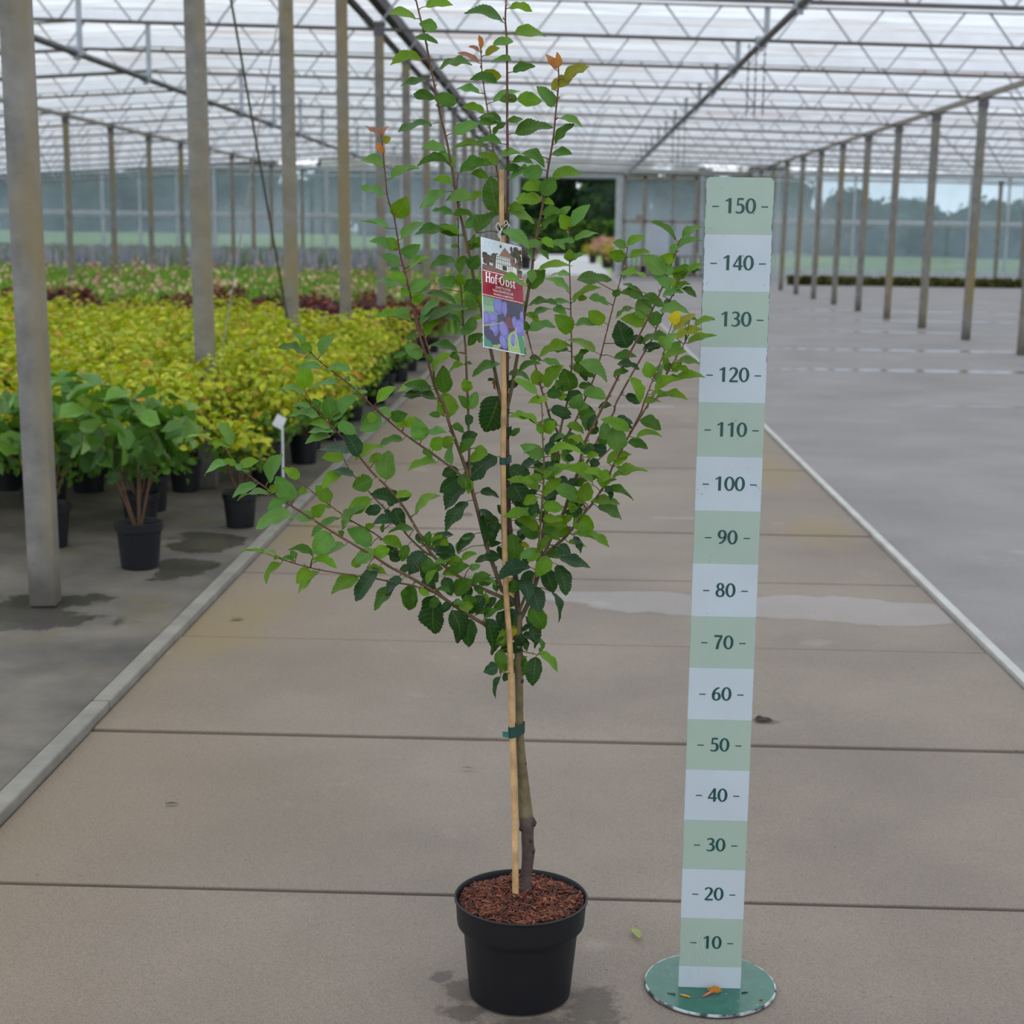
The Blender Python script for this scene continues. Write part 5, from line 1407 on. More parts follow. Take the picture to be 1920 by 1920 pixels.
TINT = {'b': (112, 156, 24), 'g': (72, 118, 28), 'd': (40, 80, 32), 'D': (50, 88, 58), 'p': (104, 154, 70), 'l': (152, 154, 36), 'o': (212, 136, 70), 'k': (172, 116, 92), 'y': (220, 192, 34), 'r': (140, 96, 60), 'L': (112, 162, 48)}
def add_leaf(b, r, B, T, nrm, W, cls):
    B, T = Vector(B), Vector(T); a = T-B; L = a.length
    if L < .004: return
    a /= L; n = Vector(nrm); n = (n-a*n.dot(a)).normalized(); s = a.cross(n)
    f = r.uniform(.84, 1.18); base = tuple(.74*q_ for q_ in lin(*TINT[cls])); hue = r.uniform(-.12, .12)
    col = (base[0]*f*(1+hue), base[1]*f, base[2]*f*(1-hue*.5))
    young = cls in 'ok'
    NS = 14 if L < .03 else 24
    fold = r.uniform(.10, .45); arc = r.uniform(.02, .13); droop = r.uniform(0, .10); wav = r.uniform(.03, .10)*W; ph = r.uniform(0, 6.28); wf = r.uniform(7, 13); tw = r.uniform(-.35, .35)
    side = r.uniform(-.06, .06); pk = r.uniform(.46, .58); tk = r.uniform(.70, .90); ir0 = [r.uniform(.88, 1.1) for _ in range(16)]; irr = lambda t_, sd: (lambda q_, f_: ir0[sd*8+q_]*(1-f_)+ir0[sd*8+min(7, q_+1)]*f_)(int(t_*6.99), t_*6.99-int(t_*6.99)); L *= 1.04
    o = len(b.v)
    for i in range(NS+1):
        t = i/NS
        hw = W*.5*((t**pk)*((1-t)**tk)/((pk/(pk+tk))**pk*((tk/(pk+tk))**tk)))*(1-.35*max(0, (t-.84)/.16))
        ser = 0 if i in (0, NS) else (.042 if i % 2 else -.042)*r.uniform(.5, 1.5)*(.4 if young else 1)
        c = B + a*(L*t) + n*(L*(arc*4*t*(1-t) - droop*t*t*(t-.0))) + s*(side*L*math.sin(math.pi*t))
        ang = tw*(t-.3); ss = s*math.cos(ang)+n*math.sin(ang); nn = n*math.cos(ang)-s*math.sin(ang)
        for u in (-1, -.5, 0, .5, 1):
            h = hw*(u+(ser*u if abs(u) == 1 else 0))*(irr(t, int(u > 0)) if not young else 1)
            v = c + ss*h + nn*(abs(h)*fold + (wav*math.sin(t*wf+ph+u*1.5)*abs(u)*math.sin(math.pi*t)))
            if abs(u) == 1 and ser > 0: v += a*(L*.02)
            b.v.append(tuple(v)); b.c.append(col); b.uv[len(b.v)-1] = (u, t)
            b_last = v
    for i in range(NS):
        for j in range(4): b.f.append((o+i*5+j, o+i*5+j+1, o+(i+1)*5+j+1, o+(i+1)*5+j)); b.mi.append(0)
def petiole(b, r, att, B, T):
    att, B, T = Vector(att), Vector(B), Vector(T)
    d = B-att
    if d.length < .002 or d.length > .09: 
        if d.length > .09: att = B-d.normalized()*.03
        else: return
    m1 = att.lerp(B, .5) + Vector((0, 0, d.length*.10))
    c = lin(*r.choice([(128, 110, 62), (120, 130, 60), (130, 84, 66)]))
    b.tube([att, m1, B, B+(T-B)*.12], [.0011, .0009, .0008, .0005], 5, cols=[c]*4)
def smooth_pts(pts, n=4):
    out = []
    for i in range(len(pts)-1):
        p0, p1, p2, p3 = (Vector(pts[max(0, i-1)]), Vector(pts[i]), Vector(pts[i+1]), Vector(pts[min(len(pts)-1, i+2)]))
        for k in range(n):
            t = k/n; out.append(.5*((2*p1)+(p2-p0)*t+(2*p0-5*p1+4*p2-p3)*t*t+(3*p1-p0-3*p2+p3)*t**3))
    out.append(Vector(pts[-1])); return out
TR_R = [11, 9.8, 10.5, 12.3, 11.8, 11.8, 14.5, 14, 12.6, 10.6, 9.2, 7.6, 7.4, 7.6, 7.8, 8, 7.0]
lr = random.Random(31)
cur = None; jobs = []
for line in TREE.strip().splitlines():
    if line[0] == '#':
        nm, par, r0, r1 = line[1:].split(); cur = [nm, float(r0), float(r1), None, []]; jobs.append(cur)
    elif ',' in line: cur[3] = [tuple(int(v)*1e-4 for v in p.split(',')) for p in line.split()]
    else: cur[4].append(line.split())
for nm, r0, r1, pts, lv in jobs:
    sm = smooth_pts(pts); k = len(sm)
    if nm == 'trunk':
        rad = [TR_R[min(16, i//4)]*(1-(i % 4)/4)+TR_R[min(16, i//4+1)]*((i % 4)/4) for i in range(k)]; rad = [v*.00101 for v in rad]
        cols = []
        for i, p in enumerate(sm):
            z = p.z; c = lin(80, 68, 64) if z < .352 else (lin(104, 94, 66) if z < .75 else lin(84, 74, 60)); cols.append(c)
        b = MB(); b.tube(sm, rad, 14, cols)
        # pruning scars and knots on the rootstock
        for (z, a, s_) in ((.345, .2, .0075), (.31, -1.0, .006), (.285, .6, .005), (.335, 2.6, .006), (.243, .1, .005), (.232, 3.2, .004), (.46, .4, .003), (.62, .5, .0045)):
            j = min(range(k), key=lambda q_: abs(sm[q_].z-z)); d = Vector((math.cos(a), -abs(math.sin(a))*.6-.2, 0)).normalized()
            c = sm[j]+d*(rad[j]-s_*.35); bm = bmesh.new(); bmesh.ops.create_icosphere(bm, subdivisions=2, radius=s_)
            b.add([(c.x+v.co.x*q.uniform(.7, 1.1), c.y+v.co.y*q.uniform(.7, 1.1), c.z+v.co.z*q.uniform(.9, 1.7)) for v in bm.verts], [tuple(v.index for v in f.verts) for f in bm.faces], lin(64, 52, 48)); bm.free()
        ob = b.build('trunk', M['bark'], tree, smooth='all')
    else:
        rad = [(r0*(1-i/(k-1))**1.15+r1*(1-(1-i/(k-1))**1.15))*.001 for i in range(k)]
        ca, cb = (lin(92, 84, 58), lin(104, 66, 56))
        if nm in ('R2', 'T1', 'T2'): cb = lin(112, 112, 60)
        if nm == 'L0': ca = lin(70, 60, 54)
        cols = [tuple(ca[q_]*(1-min(1, 1.3*i/k))+cb[q_]*min(1, 1.3*i/k) for q_ in range(3)) for i in range(k)]
        rad = [v*.82 for v in rad]
        b = MB(); b.tube(sm, rad, 8, cols)
        # buds at intervals
        for j in range(3, k-1, 3):
            d = (sm[j+1]-sm[j]).normalized(); o_ = d.orthogonal().normalized(); o_.rotate(Matrix.Rotation(lr.uniform(0, 6.28), 3, d)); p = sm[j]+o_*rad[j]
            b.tube([p, p+o_*.0022+d*.003, p+o_*.002+d*.006], [.0016, .0014, .0003], 5, cols=[lin(150, 130, 84)]*3)
        ob = b.build('branch', M['bark'], tree, smooth='all')
        ob['label'] = ''
        del ob['label']
    if lv:
        b = MB()
        for e in lv:
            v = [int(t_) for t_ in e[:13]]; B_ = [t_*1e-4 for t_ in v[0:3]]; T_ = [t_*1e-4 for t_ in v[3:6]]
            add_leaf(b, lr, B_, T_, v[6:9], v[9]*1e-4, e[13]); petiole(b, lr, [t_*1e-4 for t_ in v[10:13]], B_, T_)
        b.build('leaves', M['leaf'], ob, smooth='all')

# bamboo cane
ct = [(-0.0729, 2.7819, 0.1537), (-0.0756, 2.7819, 0.3068), (-0.0795, 2.7819, 0.4175), (-0.0848, 2.7819, 0.5497), (-0.0884, 2.7819, 0.6428), (-0.0912, 2.7819, 0.7043), (-0.0975, 2.7819, 0.7753), (-0.1015, 2.7819, 0.8559), (-0.1042, 2.7819, 0.9257), (-0.1069, 2.7819, 1.0245), (-0.1073, 2.7819, 1.1026), (-0.1070, 2.7819, 1.1607), (-0.1087, 2.7819, 1.2184), (-0.1105, 2.7819, 1.2946), (-0.1142, 2.7819, 1.4448), (-0.1164, 2.7819, 1.5574)]
cane = thing('bamboo_cane', ct[0], 'pale bamboo cane standing in the pot, tied to the plum trunk', 'cane')
sm = smooth_pts(ct, 5); k = len(sm); cr = []; cc = []
for i, p in enumerate(sm):
    r_ = .0066-.0022*(p.z/1.56); nd = 0
    for z in (.423, 1.115, .93, 1.33, .71): nd = max(nd, 1-abs(p.z-z)/.012)
    cr.append(r_*(1+.16*max(0, nd))); c = lin(200, 164, 116); g = lin(172, 132, 92); tt = min(1, max(0, p.z-.2)/1.0)*.6
    c = tuple(c[q_]*(1-tt)+g[q_]*tt for q_ in range(3)); cc.append(tuple(v*(1-.35*max(0, nd)) for v in c))
b = MB(); b.tube(sm, cr, 14, cc); b.build('culm', M['bamboo'], cane, smooth=True)

def wrap(name, z, pa, pb, ra, rb_, h, mat, label, tab=None, tilt=0):
    """a flat band around two stems"""
    pa, pb = Vector(pa), Vector(pb); d = (pb-pa); d.z = 0; d.normalize(); nn = Vector((-d.y, d.x, 0)); ring = []
    for k in range(13): a = math.pi/2+math.pi*k/12; ring.append(pa+d*math.cos(a)*ra+nn*math.sin(a)*ra)
    for k in range(13): a = -math.pi/2+math.pi*k/12; ring.append(pb+d*math.cos(a)*rb_+nn*math.sin(a)*rb_)
    t = thing(name, (pa.x, pa.y, z), label, 'plant tie', 'ties holding the tree to the cane'); b = MB(); vs = []; fs = []; n = len(ring)
    c0 = (pa+pb)/2
    for p in ring:
        zz = z+tilt*(p.x-c0.x)
        o_ = (Vector((p.x, p.y, 0))-Vector((c0.x, c0.y, 0))).normalized()*.0012
        vs += [(p.x, p.y, zz-h/2), (p.x, p.y, zz+h/2), (p.x+o_.x, p.y+o_.y, zz+h/2), (p.x+o_.x, p.y+o_.y, zz-h/2)]
    for i in range(n):
        j = (i+1) % n
        for a_ in range(4): fs.append((i*4+a_, j*4+a_, j*4+(a_+1) % 4, i*4+(a_+1) % 4))
    b.add(vs, fs); b.build('band', mat, t, smooth=True)
    if tab:
        b = MB(); b.box((pa.x-ra-.005, pa.y-.003, z-.003+tilt*(pa.x-ra-c0.x)), (.012, .004, h*.5)); b.box((pa.x-ra-.0035, pa.y-.0055, z-.003+tilt*(pa.x-ra-c0.x)), (.003, .002, h*.55)); b.build('clasp', M['tie2'], t)
M['tie2'] = plain('clasp_green', (52, 108, 98), .4, .15, 30)
def at_z(pts, z):
    return min(pts, key=lambda p: abs(Vector(p).z-z))
cs = sm
tk = smooth_pts([j for j in jobs if j[0] == 'trunk'][0][3], 10); ld = smooth_pts([j for j in jobs if j[0] == 'L0'][0][3], 12); cs2 = smooth_pts(ct, 20)
wrap('plant_tie', 0.5279, at_z(cs2, 0.5279), at_z(tk, 0.5279), .0072, .0088, .021, M['tie'], 'dark green band tying the bare lower trunk to the cane', True, .15)
wrap('plant_tie', 1.0402, at_z(cs2, 1.0402), at_z(ld, 1.0402), .0060, .0070, .013, M['tie'], 'narrow green band around cane and stem at mid height, among the leaves')
wrap('plant_tie', 1.4523, at_z(cs2, 1.4523), at_z(ld, 1.4523), .0056, .0060, .016, M['blacktie'], 'black band near the top of the cane, above the picture label')

# ------------------------------------------------------------------ the picture label hanging from the cane
LTL, LU, LV = Vector((-0.1469, 2.7000, 1.4407)), Vector((0.0682, 0.0570, -0.0174)), Vector((0.0098, -0.0700, -0.1837))
LN = LU.cross(LV).normalized()
if LN.y > 0: LN = -LN
lab = thing('plant_label', LTL, 'printed picture label with plums and a red title band hanging on the cane', 'plant label')
def LP(u, v, d=.0): return LTL+LU*u+LV*v+LN*(.0009+d)
def poly(b, uv, d, col): b.add([LP(u, v, d) for u, v in uv], [tuple(range(len(uv)))], lin(*col))
def ell(b, u, v, ru, rv, d, col, rot=0, n=18):
    A = LU.length; Bv = LV.length; pts = []
    for k in range(n):
        a = 6.283*k/n; x, y_ = ru*1.12*A*math.cos(a), rv*1.4*A*math.sin(a); x, y_ = x*math.cos(rot)-y_*math.sin(rot), x*math.sin(rot)+y_*math.cos(rot); pts.append((min(.995, max(.006, u+x/A)), min(.994, max(.006, v+y_/Bv))))
    poly(b, pts, d, col)
def flat(name, rough=.35):
    a = N(name); f = a.noise(a.pos(), 320, 4, .65); a.set(Base_Color=a.mix(.55, a.n('VertexColor', layer_name='tint').outputs[0], a.ramp(f, [(.3, (.72, .72, .72)), (.7, (1.25, 1.25, 1.25))]), 'MULTIPLY'), Roughness=rough); return a.m
M['print'] = flat('printed_ink'); M['numeral'] = plain('green_print', (14, 70, 66), .45, .12, 60)
b = MB(); c8 = [LTL+LU*u+LV*v+LN*d for d in (-.0007, .0006) for u, v in ((0, 0), (1, 0), (1, 1), (0, 1))]
b.add(c8, [(0, 1, 2, 3), (4, 5, 6, 7), (0, 1, 5, 4), (1, 2, 6, 5), (2, 3, 7, 6), (3, 0, 4, 7)]); b.build('card', M['wtag'], lab)
r5 = random.Random(8)
b = MB()   # upper photo: a timbered barn between trees
poly(b, [(.02, .008), (.99, .008), (.99, .30), (.02, .30)], 0, (206, 218, 228))
for k in range(90):
    u = r5.choice([r5.uniform(.04, .40), r5.uniform(.70, .97)]); vv = r5.uniform(.13, .25) if u < .4 else r5.uniform(.03, .26)
    ell(b, u, vv, r5.uniform(.02, .055), r5.uniform(.02, .055), .0001+k*1e-6, r5.choice([(78, 66, 66), (60, 52, 54), (92, 80, 78), (84, 74, 58)] if u < .5 else [(96, 84, 60), (74, 62, 46), (120, 104, 78), (64, 54, 42)]))
poly(b, [(.01, .245), (.99, .255), (.99, .30), (.01, .30)], .0002, (112, 86, 74))
poly(b, [(.36, .13), (.72, .13), (.72, .20), (.86, .215), (.86, .28), (.33, .255)], .00022, (214, 216, 210))
poly(b, [(.57, .045), (.80, .135), (.42, .135)], .00024, (142, 104, 88))
poly(b, [(.70, .13), (.88, .21), (.72, .205)], .00024, (128, 96, 82))
for k in range(9): poly(b, [(.38+k*.045, .14), (.39+k*.045, .14), (.385+k*.045, .25), (.375+k*.045, .25)], .00026, (70, 60, 56))
for vv in (.14, .165, .205): poly(b, [(.37, vv), (.72, vv), (.72, vv+.005), (.37, vv+.005)], .00027, (72, 62, 58))
poly(b, [(.50, .215), (.60, .218), (.60, .262), (.50, .258)], .00029, (36, 32, 32))
poly(b, [(.18, .215), (.27, .22), (.27, .245), (.18, .24)], .00029, (196, 194, 188))
ell(b, .47, .045, .022, .022, .0003, (40, 42, 46))
b.build('barn_picture', M['print'], lab)
b = MB()
poly(b, [(.0, .292), (1, .292), (1, .535), (0, .535)], .0003, (150, 26, 52))
poly(b, [(.0, .300), (1, .300), (1, .306), (0, .306)], .00035, (236, 226, 228)); poly(b, [(.0, .521), (1, .521), (1, .526), (0, .526)], .00035, (236, 226, 228))
b.build('title_band', M['print'], lab)
b = MB()
poly(b, [(0.01, .535), (.995, .535), (.995, .992), (.01, .992)], 0, (62, 66, 84))
poly(b, [(.01, .535), (.42, .535), (.34, .70), (.01, .74)], .00003, (112, 150, 116))
poly(b, [(.01, .62), (.30, .61), (.26, .66), (.01, .67)], .00005, (128, 164, 132))
poly(b, [(.58, .87), (.80, .74), (.99, .83), (.995, .992), (.60, .992)], .00005, (148, 172, 112))
poly(b, [(.80, .76), (.86, .75), (.995, .88), (.995, .992), (.90, .992)], .00008, (66, 132, 96))
poly(b, [(.01, .90), (.06, .88), (.24, .98), (.20, .992), (.01, .992)], .00008, (60, 130, 108))
poly(b, [(.22, .97), (.34, .94), (.44, .95), (.36, .992), (.20, .992)], .0001, (138, 160, 104))
pl = [(.38, .60, .11, .125, 0, 0), (.55, .62, .07, .12, -.1, 0), (.68, .63, .12, .12, .1, 1), (.80, .66, .14, .11, .3, 1), (.97, .65, .06, .08, 0, 0), (.08, .74, .09, .10, 0, 0), (.25, .72, .10, .08, .2, 0), (.65, .74, .13, .12, 0, 2), (.77, .72, .06, .09, 0, 0), (.90, .76, .12, .13, .2, 0), (.26, .81, .10, .12, .1, 0), (.50, .81, .10, .13, -.3, 0), (.28, .92, .11, .06, 0, 1), (.48, .92, .08, .10, -.4, 0), (.73, .885, .06, .09, 0, 0), (.15, .88, .10, .08, 0, 1)]
for k, (u, v, ru, rv, rot, c) in enumerate(pl):
    cc_ = [(104, 102, 168), (58, 58, 82), (76, 44, 56)][c]; ell(b, u, v, ru, rv, .00012+k*4e-6, cc_, rot)
    if c != 1: ell(b, u-.015, v-.01, ru*.7, rv*.7, .00013+k*4e-6, [(122, 120, 186), 0, (104, 60, 72)][c], rot)
poly(b, [(.01, .80), (.30, .765), (.52, .735), (.52, .742), (.30, .775), (.01, .815)], .00022, (150, 158, 110))
poly(b, [(.80, .76), (.815, .76), (.76, .95), (.745, .95)], .00022, (176, 200, 150))
b.build('plum_picture', M['print'], lab)

def ribbon(b, P2, pts, n=5, closed=False, col=(1, 1, 1), sm=True, lift=Vector((0, 0, 0))):
    """stroke with varying width; P2 maps (x, y) of the glyph into the scene"""
    if sm and len(pts) > 2:
        q_ = smooth_pts([(p[0], p[1], p[2]) for p in (pts+[pts[0]] if closed else pts)], n)
    else: q_ = [Vector(p) for p in pts]
    L_ = len(q_); o = len(b.v)
    for i, p in enumerate(q_):
        a_, c_ = q_[max(0, i-1)], q_[min(L_-1, i+1)]
        if closed and i in (0, L_-1): a_, c_ = q_[-2], q_[1]
        t = Vector((c_.x-a_.x, c_.y-a_.y)); t = t.normalized() if t.length else Vector((1, 0)); nx, ny = -t.y*p.z/2, t.x*p.z/2
        b.v += [tuple(Vector(P2(p.x+nx, p.y+ny))+lift), tuple(Vector(P2(p.x-nx, p.y-ny))+lift)]; b.c += [col, col]
    for i in range(L_-1): b.f.append((o+2*i, o+2*i+1, o+2*i+3, o+2*i+2)); b.mi.append(b.cur)
def oval(cx, cy, rx, ry, ws, wt):
    return [(cx+rx*math.cos(a), cy+ry*math.sin(a), wt+(ws-wt)*abs(math.cos(a))**1.5) for a in [6.28319*k/12 for k in range(12)]]
GL = {
 '0': [(oval(.33, .5, .265, .455, .15, .075), True)],
 '1': [([(.37, 0, .15), (.37, 1, .15)], False), ([(.38, .955, .09), (.08, .80, .07)], False)],
 '2': [([(.07, .80, .07), (.14, .91, .09), (.30, .965, .075), (.47, .89, .12), (.53, .73, .15), (.46, .53, .13), (.28, .28, .10), (.09, .07, .08)], False), ([(.05, .05, .10), (.63, .05, .10)], False)],
 '3': [([(.08, .88, .07), (.25, .965, .075), (.45, .91, .11), (.51, .76, .14), (.43, .60, .10), (.22, .53, .06)], False), ([(.22, .53, .06), (.44, .49, .09), (.55, .32, .15), (.48, .12, .12), (.27, .035, .075), (.05, .10, .07)], False)],
 '4': [([(.47, 0, .14), (.47, 1, .14)], False), ([(.45, .97, .08), (.05, .29, .08)], False), ([(.01, .27, .09), (.65, .27, .09)], False)],
 '5': [([(.17, .95, .10), (.56, .95, .10)], False), ([(.20, .98, .08), (.165, .53, .08)], False), ([(.14, .54, .06), (.31, .60, .08), (.49, .52, .12), (.55, .32, .15), (.48, .12, .12), (.27, .035, .075), (.05, .09, .08)], False)],
 '6': [([(.54, .95, .07), (.34, .87, .10), (.17, .66, .13), (.11, .36, .15), (.17, .12, .12), (.34, .035, .075), (.50, .12, .12), (.56, .30, .15), (.50, .49, .12), (.35, .565, .07), (.15, .46, .07)], False)],
 '7': [([(.04, .945, .11), (.60, .945, .11)], False), ([(.56, .93, .10), (.36, .5, .13), (.25, 0, .15)], False)],
 '8': [(oval(.33, .755, .19, .205, .13, .07), True), (oval(.33, .28, .235, .24, .14, .07), True)],
}
GL['9'] = [([(.66-x, 1-y_, w_) for x, y_, w_ in GL['6'][0][0]], False)]
# title lettering in seriffed strokes
def title(b):
    h = .072; A, Bv = LU.length, LV.length
    def put(strokes, u0, v0, sc):
        for si, (pts, cl) in enumerate(strokes): ribbon(b, lambda x, y_: LP(u0+x*sc, v0-y_*sc*A/Bv*1.28, .0006), [(x, y_, w_) for x, y_, w_ in pts], 4, cl, (1, 1, 1), sm=len(pts) > 2, lift=LN*(si*.00006))
    Hh = [([(.14, 0, .16), (.14, 1, .16)], 0), ([(.66, 0, .16), (.66, 1, .16)], 0), ([(.14, .52, .10), (.66, .52, .10)], 0)] + [([(x-.15, y_, .08), (x+.15, y_, .08)], 0) for x in (.14, .66) for y_ in (.03, .97)]
    oo = [(oval(.3, .33, .23, .31, .15, .08), True)]
    ff = [([(.20, 0, .15), (.20, .75, .15), (.28, .95, .11), (.46, .93, .10)], 0), ([(.02, .62, .09), (.42, .62, .09)], 0), ([(.05, .03, .07), (.36, .03, .07)], 0)]
    dots = [([(x, y_-.04, .10), (x, y_+.06, .10)], 0) for x, y_ in ((.06, .58), (.06, .30), (.2, .66), (.2, .40))]
    OO = [(oval(.42, .5, .32, .45, .18, .10), True)] + [([(x, 1.12, .1), (x, 1.22, .1)], 0) for x in (.28, .56)]
    bb = [([(.14, 0, .16), (.14, 1, .16)], 0), (oval(.36, .33, .22, .31, .15, .08), True)]
    s_ = [([(.42, .56, .09), (.25, .63, .09), (.10, .50, .12), (.25, .34, .13), (.42, .18, .12), (.25, .03, .09), (.06, .09, .09)], 0)]
    tt = [([(.18, .85, .10), (.18, .14, .15), (.28, .04, .10), (.40, .07, .07)], 0), ([(.02, .62, .08), (.38, .62, .08)], 0)]
    sc = .150
    for g, u0 in ((Hh, .075), (oo, .205), (ff, .300), (dots, .385), (OO, .42), (bb, .56), (s_, .665), (tt, .745)): put(g, u0, .405, sc*(1.0 if g is not OO else .95))
b = MB(); title(b); b.build('title_lettering', M['print'], lab)
def words(txt, u, v, hgt, name):
    cu = bpy.data.curves.new('t', 'FONT'); cu.body = txt; cu.align_x = 'CENTER'; cu.size = 1; cu.offset = .012; to = bpy.data.objects.new('t', cu)
    me = bpy.data.meshes.new_from_object(to); b = MB(); A, Bv = LU.length, LV.length
    b.add([LP(u+p.co.x*hgt*.9/A*A, v-p.co.y*hgt*A/Bv, .0006) for p in me.vertices], [tuple(f.vertices) for f in me.polygons], lin(240, 226, 226))
    b.build(name, M['print'], lab); bpy.data.objects.remove(to); bpy.data.curves.remove(cu)
words('ZWETSCHGE', .50, .443, .070, 'small_lettering'); words("'HAUSZWETSCHE'", .50, .477, .070, 'small_lettering'); words('PRUNUS DOMESTICA', .51, .508, .056, 'small_lettering')
b = MB(); hole = LP(.47, .035, .001); c0 = Vector(at_z(cs2, 1.4523))
b.tube([hole, hole+Vector((0, -.003, .012)), c0+Vector((-.004, -.0085, -.006)), c0+Vector((.0, -.0095, .004))], .0008, 6)
for s1, s2 in ((.016, .012), (-.010, .014), (.020, -.004), (.012, .018), (-.006, -.012)):
    b.tube(smooth_pts([c0+Vector((0, -.010, .002)), c0+Vector((s1*.6, -.013, s2)), c0+Vector((s1, -.011, s2*.4)), c0+Vector((s1*.3, -.010, -.002))], 5), .0007, 6)
b.build('string', M['string'], lab)

# ------------------------------------------------------------------ the measuring board
SX, SY, BW = .306, 2.812, .1205
st = thing('measuring_board', (SX+.003, 2.832, 0), 'tall upright height board with pale green and white bands on a round dark green foot', 'measuring board')
a = N('foot_paint'); p = a.pos(); f = a.noise(p, 40, 4); sc_ = a.ramp(a.noise(p, 150, 2), [(.70, 0.0), (.74, 1.0)])
col = a.mix(sc_, a.ramp(f, [(.3, lin(34, 88, 76)), (.7, lin(46, 104, 88))]), lin(150, 168, 160)); a.set(Base_Color=col, Roughness=.28); M['foot'] = a.m
a = N('foot_rim'); f = a.noise(a.pos(), 30, 4); a.set(Base_Color=a.ramp(f, [(.40, lin(44, 60, 62)), (.55, lin(176, 184, 186))]), Roughness=.6); M['rim'] = a.m
b = MB(); b.lathe([(.001, 0), (.1272, 0), (.1285, .0015), (.1285, .0045), (.1275, .006), (.125, .0061), (.001, .0061)], 96, (SX+.003, 2.832, 0))
b.mi = [1 if max(math.hypot(b.v[i][0]-SX-.003, b.v[i][1]-2.832) for i in f_) > .126 and min(b.v[i][2] for i in f_) > .001 else 0 for f_ in b.f]
o = b.build('foot', [M['foot'], M['rim']], st, smooth=True); o['label'] = 'round dark green foot plate'
def board_mat(name, c1):
    a = N(name); p = a.pos(); X, Y, Z = a.xyz(p)
    f = a.noise(p, 9, 5, .6); base = a.ramp(f, [(.3, tuple(v*.93 for v in lin(*c1))), (.7, lin(*c1))])
    ch = a.ramp(a.noise(p, 120, 3, .5), [(.24, 1.0), (.285, 0.0)])
    hi = a.ramp(Z, [(.55, .0), (1.0, 1.0)])
    base = a.mix(a.math('MULTIPLY', ch, a.math('MULTIPLY', hi, .75)), base, lin(92, 100, 104))
    # worn edges
    ed = a.math('SUBTRACT', a.math('ABSOLUTE', a.math('SUBTRACT', X, SX)), BW/2-.0022)
    ew = a.ramp(a.math('ADD', a.math('MULTIPLY', ed, 120), a.noise(p, 70, 4, .65)), [(.66, 0.0), (.72, 1.0)])
    base = a.mix(a.math('MULTIPLY', ew, a.math('ADD', .12, a.math('MULTIPLY', a.math('GREATER_THAN', Z, 1.22), .7))), base, lin(72, 74, 80))
    a.set(Base_Color=base, Roughness=.5); return a.m
M['bw'] = board_mat('board_white', (184, 196, 206)); M['bg'] = board_mat('board_green', (158, 178, 166))
b = MB(); zs = [.0061] + [.05+.1*k for k in range(16)]; zs[-1] = 1.550
xs0, xs1, ya, yb = SX-BW/2, SX+BW/2, SY, SY+.007
vs = []; rr = .006
for z in zs:
    ins = rr if z == zs[-1] else 0
    vs += [(xs0, ya, z-ins), (xs1, ya, z-ins), (xs1, yb, z-ins), (xs0, yb, z-ins)]
n0 = len(vs); zt = zs[-1]
vs += [(xs0+rr, ya, zt), (xs1-rr, ya, zt), (xs1-rr, yb, zt), (xs0+rr, yb, zt)]
b.v = vs; b.c = [(1, 1, 1)]*len(vs); mi = []
for k in range(len(zs)):
    for j in range(4):
        b.f.append((k*4+j, k*4+(j+1) % 4, (k+1)*4+(j+1) % 4, (k+1)*4+j)); mi.append(1 if (k % 2 == 1 and k < 16) or k == 16 else 0)
b.f += [(3, 2, 1, 0), (n0, n0+1, n0+2, n0+3)]; mi += [0, 1]; b.mi = mi
b.build('board', [M['bw'], M['bg']], st)
for k in range(1, 16):
    txt = str(k*10); z0 = k*.1-.0125; hgt = .0264; adv = .715*hgt; n = len(txt); b = MB(); cx = SX+.0015
    for j, chh in enumerate(txt):
        x0 = cx-n*adv/2+j*adv+.02*hgt
        for si, (pts, cl) in enumerate(GL[chh]): ribbon(b, lambda x, y_: (x0+x*hgt, SY-.0006, z0+y_*hgt), [(px_, py_, pw*1.28) for px_, py_, pw in pts], 5, cl, sm=len(pts) > 2, lift=Vector((0, -.00012*si, 0)))
    dd = .0355 if n == 2 else .0435
    for s_ in (-1, 1):
        x0 = cx+s_*dd; zc = k*.1-.0008; b.add([(x0-.0059, SY-.0006, zc-.001), (x0+.0059, SY-.0006, zc-.001), (x0+.0059, SY-.0006, zc+.001), (x0-.0059, SY-.0006, zc+.001)], [(0, 1, 2, 3)])
    b.build('height_numeral', M['numeral'], st)

b = MB()
for sj, (x0, z0, x1, z1, bw) in enumerate(((-.036, .100, -.034, .020, -.008), (-.030, .098, -.026, .075, -.003), (-.024, .120, -.020, .045, -.006), (-.018, .130, -.012, .062, -.012), (-.014, .112, -.010, .07, -.003), (-.002, .085, .001, .050, -.003), (-.026, .07, -.021, .04, -.002))):
    ribbon(b, lambda x, y_: (SX+x, SY-.0004, y_), [(x0, z0, .0002), ((x0+x1)/2+bw, (z0+z1)/2, .0008), (x1, z1, .0002)], 6, lift=Vector((0, -.0004-.0001*sj, 0)))
M['scr'] = plain('scratch', (196, 206, 208), .6, .05, 30); o = b.build('scratches', M['scr'], st); o['label'] = 'white curved scratches'
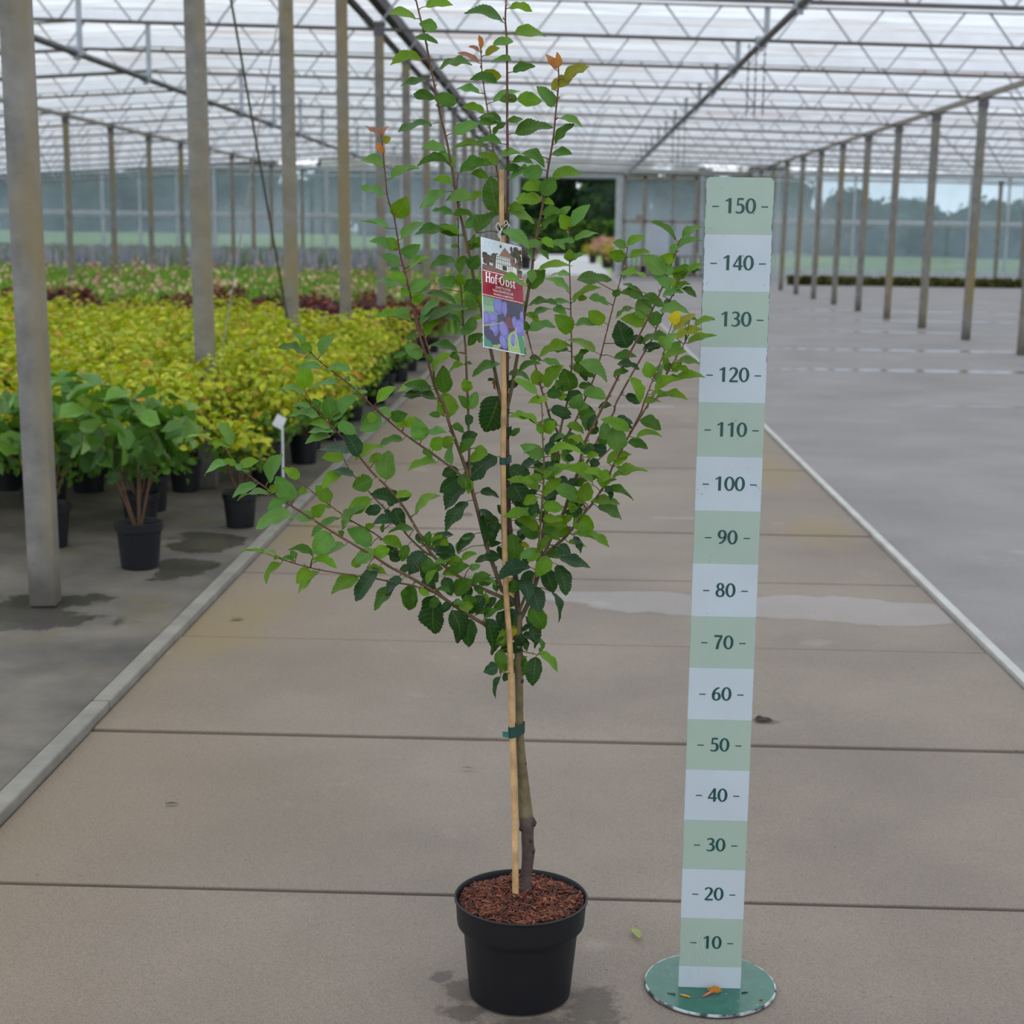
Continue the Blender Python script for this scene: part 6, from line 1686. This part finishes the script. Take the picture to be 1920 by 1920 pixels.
# ------------------------------------------------------------------ small things lying about
def lying(name, x, y, z, L, W, ang, cls, label, cat, arc=.1, grp=None, stem=True):
    b = MB(); r_ = random.Random(int(x*1000+y*77)); d = Vector((math.cos(ang), math.sin(ang), 0)); B_ = Vector((x, y, z))-d*L/2; T_ = B_+d*L
    TINT['_'] = cls; add_leaf(b, r_, B_, T_, (0, 0, 1), W, '_')
    mn = min(v[2] for v in b.v); b.v = [(v[0], v[1], v[2]-mn+z+.0006) for v in b.v]
    if stem: b.tube([B_+Vector((0, 0, .001)), B_-d*L*.35+Vector((0, 0, .0012))], .0008, 5, cols=[lin(150, 170, 90)]*2)
    o = b.build(name, M['leaf'], smooth='all'); return tag(o, label, cat, grp)
lying('fallen_leaf', .176, 3.045, .001, .055, .017, 1.72, (186, 206, 130), 'pale green fallen leaf on the path between pot and board', 'leaf')
lying('fallen_leaf', -.483, 7.87, .001, .05, .03, .3, (120, 70, 50), 'small brown fallen leaf on the path behind the tree', 'leaf')
lying('fallen_leaf', -1.21, 5.62, .001, .05, .025, .5, (150, 160, 120), 'pale fallen leaf near the left kerb', 'leaf')
lying('fallen_leaf', .625, 4.52, .001, .055, .035, .2, (58, 48, 44), 'dark withered leaf on the path right of the board', 'leaf')
lying('fallen_twig', -.24, 4.03, .001, .045, .006, .1, (110, 72, 56), 'thin brown twig on the path left of the trunk', 'twig', stem=False)
lying('fallen_twig', -.98, 3.72, .001, .035, .008, .3, (60, 58, 56), 'short dark twig on the path at the far left', 'twig', stem=False)
fz = .0062
t = thing('fallen_blossom', (.312, 2.79, fz), 'orange and pink fallen blossom on the green foot in front of the board', 'blossom')
b = MB(); TINT['_'] = (226, 150, 40); add_leaf(b, random.Random(1), (.305, 2.787, fz+.004), (.328, 2.797, fz+.003), (0, -.5, 1), .016, '_'); TINT['_'] = (230, 140, 30)
add_leaf(b, random.Random(2), (.308, 2.788, fz+.003), (.300, 2.803, fz+.006), (0, 0, 1), .007, '_'); b.build('petals', M['leaf'], t, smooth='all')
b = MB(); b.tube([(.308, 2.788, fz+.004), (.298, 2.779, fz+.003), (.289, 2.772, fz+.0018)], [.0026, .0020, .0010], 8, cols=[lin(214, 110, 90)]*3); b.build('blossom_tube', M['bark'], t, smooth='all')
b = MB(); b.tube([(.247, 2.778, fz+.002), (.254, 2.774, fz+.002), (.258, 2.772, fz+.002), (.265, 2.768, fz+.002)], [.0012, .002, .002, .0014], 7, cols=[lin(226, 156, 50)]*4)
tag(b.build('fallen_petal', M['bark'], smooth='all'), 'curled orange petal on the green foot, left of the blossom', 'petal')
b = MB(); b.tube([(.222, 2.784, fz+.001), (.233, 2.780, fz+.0015), (.237, 2.779, fz+.002)], [.0006, .0012, .0018], 6, cols=[lin(64, 48, 38)]*3)
tag(b.build('plant_crumb', M['bark'], smooth='all'), 'small brown stalk on the left side of the green foot', 'crumb')
b = MB(); b.tube([(.366, 2.793, fz+.001), (.374, 2.795, fz+.0015), (.379, 2.796, fz+.001)], [.0012, .0014, .0006], 6, cols=[lin(58, 50, 44)]*3)
tag(b.build('plant_crumb', M['bark'], smooth='all'), 'small dark stalk on the green foot, right of the board', 'crumb')
b = MB(); b.tube([(.398, 2.768, fz+.001), (.403, 2.769, fz+.0015)], [.0012, .0018], 6, cols=[lin(170, 96, 50)]*2)
tag(b.build('plant_crumb', M['bark'], smooth='all'), 'tiny orange crumb at the right rim of the green foot', 'crumb')
SC.view_layers[0].update()
